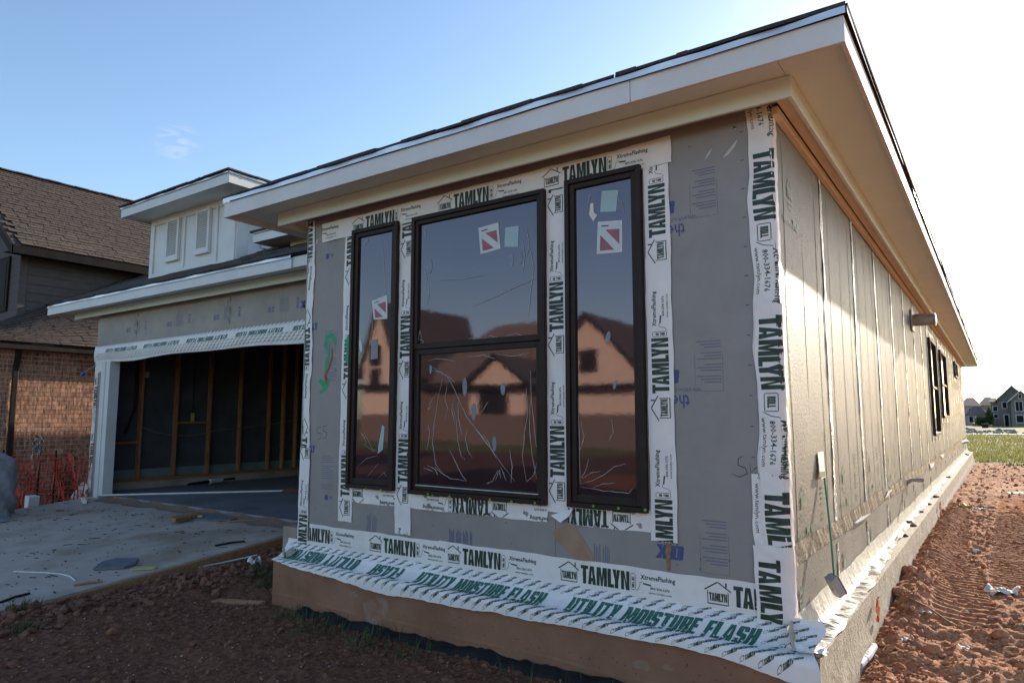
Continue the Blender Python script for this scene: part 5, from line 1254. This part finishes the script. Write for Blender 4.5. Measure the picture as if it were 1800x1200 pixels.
a, c = np.array(on_ground(1594, 1052)), np.array(on_ground(1672, 1098)); m_ = (a+c)/2; o = MB().tube([a-m_+(0, 0, .015), (0, 0, .03), c-m_+(0, 0, .01)], .008, 6).build('stick', M_chip); o.location = m_; tag(o, 'thin brown stick lying across the right hand dirt', 'stick')
for (px, py, x, lab, h) in ((1541, 1070, .172, 'bright orange flag tape hanging on the near foundation edge', .15), (1652, 893, .172, 'orange flag tape on the foundation edge beyond the drain pipe', .18)):
    t = at(px, py, 0, x); o = MB().grid(lambda u, v: (.012*math.sin(v*9+u*3)+.006, (u-.5)*.075*(1-v*.6)+.012*math.sin(v*5), .5*h-h*v), 4, 10).build('marker_flag', M_orange, smooth=True); o.location = t; tag(o, lab, 'flag')
# green pole tool leaning on the side wall
st_ = thing('leaning_rod', 'thin green and blue rod with a grey block head leaning on the sunlit side wall', 'tool', (.07, 1.02, -.07))
top = np.array(at(1449, 838, 0, .022)); bot = np.array(at(1466, 1012, 0, .085)); n = 9
MB().tube([top+(bot-top)*t+np.array((.004*math.sin(t*3), 0, 0)) for t in np.linspace(0, 1, n)], .0052, 8).build('green_rod', M_greenw, st_)
MB().tube([top+(bot-top)*t+np.array((.004*math.sin(t*3)-.004, .008, 0)) for t in np.linspace(.08, 1, n)], .0035, 8).build('blue_rod', M_bluew, st_)
hd = MB(); c = bot+np.array((.0, .0, -.045))
ax = np.array((.25, .52, -.82)); ax /= np.linalg.norm(ax); sd_ = np.array((.75, -.62, -.16)); sd_ -= ax*(sd_@ax); sd_ /= np.linalg.norm(sd_); nn = np.cross(ax, sd_)
out = []
for (a_, w_) in ((-.045, -.026), (-.045, .026), (.045, .030), (.060, .022), (.066, .0), (.060, -.022), (.045, -.030)): out.append(c+ax*a_*1.2+sd_*w_*1.25)
hd.poly([q-nn*.022 for q in out], nn*.044); hd.build('block_head', M_grey, st_, bevel=.005)
hd = MB(); hd.poly([q-nn*.030+ax*.006 for q in out], nn*.010); hd.build('brown_base', M_clod, st_, bevel=.003)
mk = MB(); mk.poly([c+nn*.0225+ax*a_+sd_*w_ for a_, w_ in ((.005, -.002), (.005, .002), (.03, .002), (.03, -.002))], nn*.001); mk.poly([c+nn*.0225+ax*a_+sd_*w_ for a_, w_ in ((.0, -.012), (.0, -.006), (.004, -.006), (.004, -.012))], nn*.001); mk.build('slot', M_black, st_)
tp = [(1437, 795), (1447, 793), (1449, 820), (1451, 838), (1443, 842), (1440, 825)]
tb = MB().poly([at(x, y, 0, .010+.016*(y-793)/50) for x, y in tp], (.0015, 0, 0)).build('tape_tab', M_tape, st_)
MB().poly([at(x, y, 0, .0125+.016*(y-793)/50) for x, y in ((1440, 828), (1450, 828), (1451, 837), (1442, 840))], (.0006, 0, 0)).build('tape_print', M_ink, st_)
print_mesh(block_text('LYN', 0, 0, .028, .012), lambda u, v, l: (.0265, .868+v*1.2, .80-u), 'tape_print', M_ink, st_)

# =================================================================== CLODS, GRAVEL, GRASS
def scatter(name, n, region, smin, smax, m, seed, dens=None, kind='stuff', sub=1, lab=None, cat=None, sink=.3):
    rd = np.random.default_rng(seed); b = MB(); protos = []
    for k in range(6):
        q = MB(); q.blob((0, 0, 0), 1, seed*10+k, sub, .36, (1, .8, .6)); protos.append((np.array(q.v), q.f))
    P = []; tries = 0
    while len(P) < n and tries < n*30:
        tries += 1; x = rd.uniform(region[0], region[1]); y = rd.uniform(region[2], region[3])
        if dens is None or rd.random() < dens(x, y): P.append((x, y))
    P = np.array(P); zz = gz(P[:, 0], P[:, 1]); V = []; F = []; k = 0
    for (x, y), z in zip(P, zz):
        pv, pf = protos[rd.integers(6)]; s = smin*(smax/smin)**(rd.random()**2.2); a = rd.uniform(0, 6.28); c, s2 = math.cos(a), math.sin(a)
        q = pv*s; q = np.stack([q[:, 0]*c-q[:, 1]*s2+x, q[:, 0]*s2+q[:, 1]*c+y, q[:, 2]+z+s*sink], -1); V.append(q); F += [tuple(i+k for i in f) for f in pf]; k += len(q)
    V = np.concatenate(V); me = bpy.data.meshes.new(name); me.from_pydata(V.tolist(), [], F); me.materials.append(m)
    if sub > 1: me.polygons.foreach_set('use_smooth', [True]*len(me.polygons))
    o = bpy.data.objects.new(name, me); COL.objects.link(o); return tag(o, lab, cat, kind=kind)
d_edge = lambda x, y: min(1, math.exp(-((x+5.15)/.33)**2)+.03)
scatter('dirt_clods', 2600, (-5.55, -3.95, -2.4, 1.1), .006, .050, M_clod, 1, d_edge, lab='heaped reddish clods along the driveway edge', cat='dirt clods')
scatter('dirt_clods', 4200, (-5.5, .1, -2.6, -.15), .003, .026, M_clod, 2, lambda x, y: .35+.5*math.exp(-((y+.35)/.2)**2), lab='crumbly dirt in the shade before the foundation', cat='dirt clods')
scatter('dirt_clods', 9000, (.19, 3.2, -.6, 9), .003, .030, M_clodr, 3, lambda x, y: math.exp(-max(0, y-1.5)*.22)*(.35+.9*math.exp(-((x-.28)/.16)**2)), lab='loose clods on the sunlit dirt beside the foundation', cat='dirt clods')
scatter('dirt_clods', 1500, (.16, 4.0, 8, 24), .012, .05, M_clodr, 4, None, lab='loose clods on the distant part of the dirt', cat='dirt clods')
scatter('pale_gravel', 1300, (-5.3, .2, -2.6, -.2), .002, .008, M_gravel, 5, None, lab='tiny pale stones strewn in the shaded dirt', cat='gravel')
# a few large clods one can tell apart
BIG = ((1600, 1010, .075, 'big dark clod against the foundation, farthest of the three at its foot'), (1583, 1045, .06, 'dark clod against the foundation nearest the orange flag tape'), (1640, 1072+76, .06, 'flat faced clod in the open dirt near the white painted stake'), (1697, 1080, .035, 'reddish clod left of the big white bag'), (1760, 1120, .05, 'rounded clod below the big white bag at the right edge'))
for i, (px, py, r, lab) in enumerate(BIG):
    p = on_ground(px, py); b = MB(); b.blob((0, 0, 0), r, 50+i, 3, .07, (1, .9, .75)); o = b.build('clod', M_clodr, smooth=False); o.location = (p[0], p[1], p[2]+r*.3); tag(o, lab, 'clod', 'big clods of dirt')
for i, (px, py, r, lab) in enumerate(((1598, 917, .05, 'dark mud lump on the foundation ledge just before the drain pipe'), (1606, 922, .04, 'smaller mud lump touching the one before the drain pipe'), (1620, 898, .03, 'round mud lump on the ledge under the drain pipe'), (1634, 885, .03, 'round mud lump on the ledge just past the drain pipe'), (1645, 872, .05, 'flat mud lump on the ledge above the farther orange flag'), (1592, 940, .03, 'small mud lump on the ledge nearest the viewer'), (1667, 838, .05, 'mud lump halfway along the ledge beyond the flags'), (1699, 799, .09, 'mud lump at the far end of the ledge'))):
    p = at(px, py, 2, -.065); b = MB(); b.blob((0, 0, 0), r, 70+i, 2, .16, (.8, 1.3, .5)); o = b.build('mud_lump', M_clod); o.location = (min(p[0], .12), p[1], -.070); tag(o, lab, 'mud lump', 'mud lumps on the ledge')
def grass(name, spots, m, lab, seed, hmin=.05, hmax=.16, w=.003):
    rd = random.Random(seed); V = []; F = []
    for (cx, cy, r, n, zf) in spots:
        for k in range(n):
            a = rd.uniform(0, 6.28); q = r*rd.random()**.6; x, y = cx+q*math.cos(a), cy+q*math.sin(a); z = zf if zf is not None else gh(x, y)-.01
            h = rd.uniform(hmin, hmax)*(1-.4*q/r); ln = rd.uniform(.1, .75)*h; t = rd.uniform(0, 6.28); dx, dy = math.cos(t), math.sin(t); sx, sy = -dy*w*rd.uniform(.7, 1.5), dx*w
            i = len(V); V += [(x-sx, y-sy, z), (x+sx, y+sy, z), (x+dx*ln*.4+sx*.8, y+dy*ln*.4+sy*.8, z+h*.6), (x+dx*ln*.4-sx*.8, y+dy*ln*.4-sy*.8, z+h*.6), (x+dx*ln, y+dy*ln, z+h)]
            F += [(i, i+1, i+2, i+3), (i+3, i+2, i+4)]
    b = MB(); b.v = V; b.f = F; o = b.build(name, m); return tag(o, lab, 'grass', kind='stuff')
sp = [(*on_ground(35, 1075)[:2], .10, 60, None), (*on_ground(15, 1070)[:2], .06, 30, None), (*on_ground(60, 1068)[:2], .08, 25, None), (*on_ground(315, 1005)[:2], .12, 45, None), (*on_ground(370, 985)[:2], .12, 30, None), (*on_ground(420, 975)[:2], .16, 40, None), (*on_ground(445, 960)[:2], .08, 24, None),
      (*on_ground(460, 1010)[:2], .20, 160, None), (*on_ground(480, 1030)[:2], .15, 110, None), (-3.5, -.30, .15, 60, None), (-3.1, -.34, .25, 150, None), (-2.6, -.34, .22, 110, None), (-2.2, -.34, .2, 70, None), (-1.5, -.35, .25, 30, None), (-1.0, -.36, .3, 26, None), (-.5, -.40, .25, 20, None), (*on_ground(40, 1110)[:2], .12, 40, None)]
grass('grass', sp, M_grass, 'weedy grass tufts by the driveway edge and along the foundation', 3)
# tall lawn far right
V = []; F = []; rg = np.random.default_rng(4)
N_ = 26000; ys = 24.2+46*(rg.random(N_)**2.0); xs = -2+rg.random(N_)*(6+ys*.32); zs = gz(xs, ys); hs = .06+.14*rg.random(N_)*(1+.8*(vnoise(xs, ys, .6, 21)))
edge_ = 24.0+1.6*(vnoise(xs, ys*0, .9, 22)+.5)-.3*0; keep = (ys+3.5*vnoise(xs, ys, .8, 23)) > 25.0
for x, y, z, h, a in zip(xs[keep], ys[keep], zs[keep], hs[keep], rg.random(N_)[keep]*6.28):
    w = .010+.0006*y; i = len(V); c, s = math.cos(a), math.sin(a); V += [(x-w*c, y-w*s, z-.02), (x+w*c, y+w*s, z-.02), (x+.4*h*s, y+.4*h*c, z+h)]; F.append((i, i+1, i+2))
b = MB(); b.v = V; b.f = F; tag(b.build('grass', M_lawn), 'tall lawn grass beyond the far end of the house', 'grass', kind='stuff')
scatter('rubble', 700, (-3, 40, 74.5, 90), .08, .45, M_gravel, 8, None, lab='pale rubble strip beyond the far road', cat='rubble')

# =================================================================== DISTANT HOUSES (right)
def gable_house(name, label, x0, x1, y0, y1, zb, zw, zr, mw, mr, axis='y', ov=.4, loc=None, group=None, wins=(), door=None, trim=M_ftrim, front='-'):
    t = thing(name, label, 'house', ((x0+x1)/2, (y0+y1)/2, zb), group)
    MB().box(x0, x1, y0, y1, zb, zw).build('wall', mw, t)
    b = MB()
    if axis == 'y':   # ridge along y: gable faces the viewer
        xm = (x0+x1)/2; s = (zr-zw)/(xm-x0)
        for sg, xe in ((-1, x0-ov), (1, x1+ov)):
            b.hexa((xe, y0-ov, zw-ov*s), (xm, y0-ov, zr), (xm, y1+ov, zr), (xe, y1+ov, zw-ov*s), (0, 0, .18))
        b.build('roof', mr, t)
        MB().poly([(x0, y0+.01, zw), (x1, y0+.01, zw), (xm, y0+.01, zr-.02)], (0, y1-y0-.02, 0)).build('gable', mw, t)
        for sg, xe in ((-1, x0-ov), (1, x1+ov)):
            for yy in (y0-ov-.08, y1+ov):
                MB().hexa((xe, yy, zw-ov*s-.05), (xm, yy, zr-.05), (xm, yy+.08, zr-.05), (xe, yy+.08, zw-ov*s-.05), (0, 0, .26)).build('rake_board', trim, t)
    else:
        ym = (y0+y1)/2; s = (zr-zw)/(ym-y0)
        hip = min((x1-x0)*.3, ym-y0)
        b.add([(x0-ov, y0-ov, zw-.1), (x1+ov, y0-ov, zw-.1), (x1+ov, y1+ov, zw-.1), (x0-ov, y1+ov, zw-.1), (x0+hip, ym, zr), (x1-hip, ym, zr)], [(0, 1, 5, 4), (1, 2, 5), (2, 3, 4, 5), (3, 0, 4), (0, 3, 2, 1)]); b.build('roof', mr, t)
    for (a, c, e, f) in wins:
        for yy, d in ((y0, -1), (y1, 1)):
            if (front == '-' and d > 0) or (front == '+' and d < 0): continue
            q = MB().box(a-.12, c+.12, *(sorted((yy, yy+d*.06))), e-.12, f+.12).build('window', trim, t); MB().box(a, c, *(sorted((yy+d*.061, yy+d*.075))), e, f).build('pane', M_farglass, q)
    if door:
        a, c, e, f = door; yy, d = (y0, -1) if front == '-' else (y1, 1)
        q = MB().box(a-.15, c+.15, *(sorted((yy, yy+d*.06))), e, f+.15).build('door_frame', trim, t); MB().box(a, c, *(sorted((yy+d*.061, yy+d*.08))), e, f).build('door', M_dtrim, q)
    return t
YD = 142.0
def fx(px, y=YD): return float(at(px, 735, 1, y)[0])
def fz(py, y=YD, px=1760): return float(at(px, py, 1, y)[2])
gb_ = -.6
X1, X2 = fx(1755), fx(1810)
gable_house('gabled_house', 'two storey slate blue house with two white trimmed gables, far right beyond the lawn', X1, X2, YD, YD+12, gb_, fz(702), fz(679), M_farblue, M_farroof, wins=((fx(1764), fx(1771), fz(717), fz(707)),), door=(fx(1766), fx(1773), gb_, fz(729)))
gable_house('gabled_house', 'slate blue gable wing with tall windows at the right frame edge', fx(1778), fx(1815), YD-3, YD-.5, gb_, fz(703, YD-3), fz(688, YD-3), M_farblue, M_farroof, wins=((fx(1787, YD-3), fx(1792, YD-3), fz(722, YD-3), fz(706, YD-3)), (fx(1794, YD-3), fx(1799, YD-3), fz(722, YD-3), fz(706, YD-3)), (fx(1787, YD-3), fx(1799, YD-3), fz(742, YD-3), fz(730, YD-3)), (fx(1794, YD-3), fx(1798, YD-3), fz(700, YD-3), fz(694, YD-3))))
for px in (1777, 1782): 
    pass
gable_house('porch_wing', 'small two level blue porch wing left of the far gabled house', fx(1743), fx(1756)-.05, YD+1, YD+8, gb_, fz(705), fz(697), M_farblue, M_farroof, axis='x', wins=((fx(1747), fx(1754), fz(722), fz(714)), (fx(1748), fx(1754), fz(734), fz(728))))
gable_house('hipped_house', 'pale two storey house with a broad brown hip roof, far left of the distant row', fx(1690, 155), fx(1722, 155), 155, 168, gb_, fz(712, 155), fz(696, 155), M_farwall, M_farroof, axis='x', wins=((fx(1704, 155), fx(1708, 155), fz(724, 155), fz(718, 155)),))
gable_house('hipped_house', 'pale two storey house behind the porch wing in the distant row', fx(1724, 160), fx(1752, 160), 160, 172, gb_, fz(711, 160), fz(696, 160), M_farwall, M_farroof, axis='x')
gable_house('garage_wing', 'low pale garage with a pyramid roof in the distant row', fx(1700, 147), fx(1735, 147), 147, 153, gb_, fz(729, 147), fz(714, 147), M_farwall, M_farroof, axis='x', wins=((fx(1704, 147), fx(1710, 147), fz(742, 147), fz(732, 147)), (fx(1716, 147), fx(1719, 147), fz(740, 147), fz(732, 147))))
MB_ = leafbush('tree', 'small bushy tree before the porch wing of the distant houses', 'tree', (fx(1739, 138), 138, -.6), .8, .8, 3.2, 900, M_leafd, .34, seed=7)
for i, (px, w_, lab) in enumerate(((1722, 2.4, 'dark clipped shrub left of the small far tree'), (1730, 2.0, 'dark clipped shrub touching the small far tree'))):
    leafbush('shrub', lab, 'shrub', (fx(px, 139), 139, -.6), w_/2, .9, 1.7, 700, M_leafd, .3, seed=20+i)
c = at(1732, 752, 2, -.5); bn = thing('storage_bin', 'small dark lidded bin standing alone on the far lawn', 'bin', (c[0], c[1], -.5)); MB().poly([(c[0]-.36, c[1], -.5), (c[0]+.36, c[1], -.5), (c[0]+.42, c[1], .0), (c[0]-.42, c[1], .0)], (0, .6, 0)).build('body', M_black, bn); MB().box(c[0]-.45, c[0]+.45, c[1]-.04, c[1]+.64, .003, .10).build('lid', M_black, bn)

# =================================================================== HOUSES ACROSS THE STREET (seen in the panes)
def rx(px, py, D):   # point seen mirrored in the front windows, D metres out from the wall
    p = at(px, py, 1, 0); k = (3.694+D)/3.694; return (CAM[0]+(p[0]-CAM[0])*k, 1.05+(p[2]-1.05)*k)
D = 30
def rh(lab, pxl, pxr, pyw, pyr, mw, D, axis='y', wins=(), depth=9):
    x0, _ = rx(pxl, 650, D); x1, _ = rx(pxr, 650, D); xm = (pxl+pxr)/2; zw = rx(xm, pyw, D)[1]; zr = rx(xm, pyr, D)[1]
    ww = [(rx(a, 650, D)[0], rx(c, 650, D)[0], rx((a+c)/2, f, D)[1], rx((a+c)/2, e, D)[1]) for a, c, e, f in wins]
    t = gable_house('street_house', lab, x0, x1, -D-depth, -D, -1.0, zw, zr, mw, M_farroof, axis, wins=ww, front='+', trim=M_dtrim)
    zk = rx(xm, 728, D)[1]; MB().box(x0-.05, x1+.05, -D+.015, -D+.12, -1.0, zk).build('brick_base', M_brick2, t)
    MB().box(x0-.2, x1+.2, -D+.13, -D+.9, rx(xm, 684, D)[1], rx(xm, 676, D)[1]).build('porch_roof', M_dtrim, t)
    return t
rh('cream gabled house mirrored in the left pane of the front window', 640, 700, 640, 535, M_cream, 30, wins=((653, 668, 610, 640), (653, 668, 650, 680)))
rh('long low brick house mirrored behind the cream gable of the middle pane', 735, 985, 668, 555, M_brick2, 33, axis='x')
rh('small cream front gable mirrored in the lower middle pane', 826, 925, 672, 628, M_cream, 29, wins=((845, 890, 690, 735),), depth=3.5)
rh('tall cream house mirrored in the right pane of the front window', 955, 1122, 648, 556, M_cream, 28, wins=((1022, 1046, 618, 650),))
rh('low brick garage mirrored in the right pane of the front window', 1064, 1150, 680, 575, M_brick2, 30, axis='x')
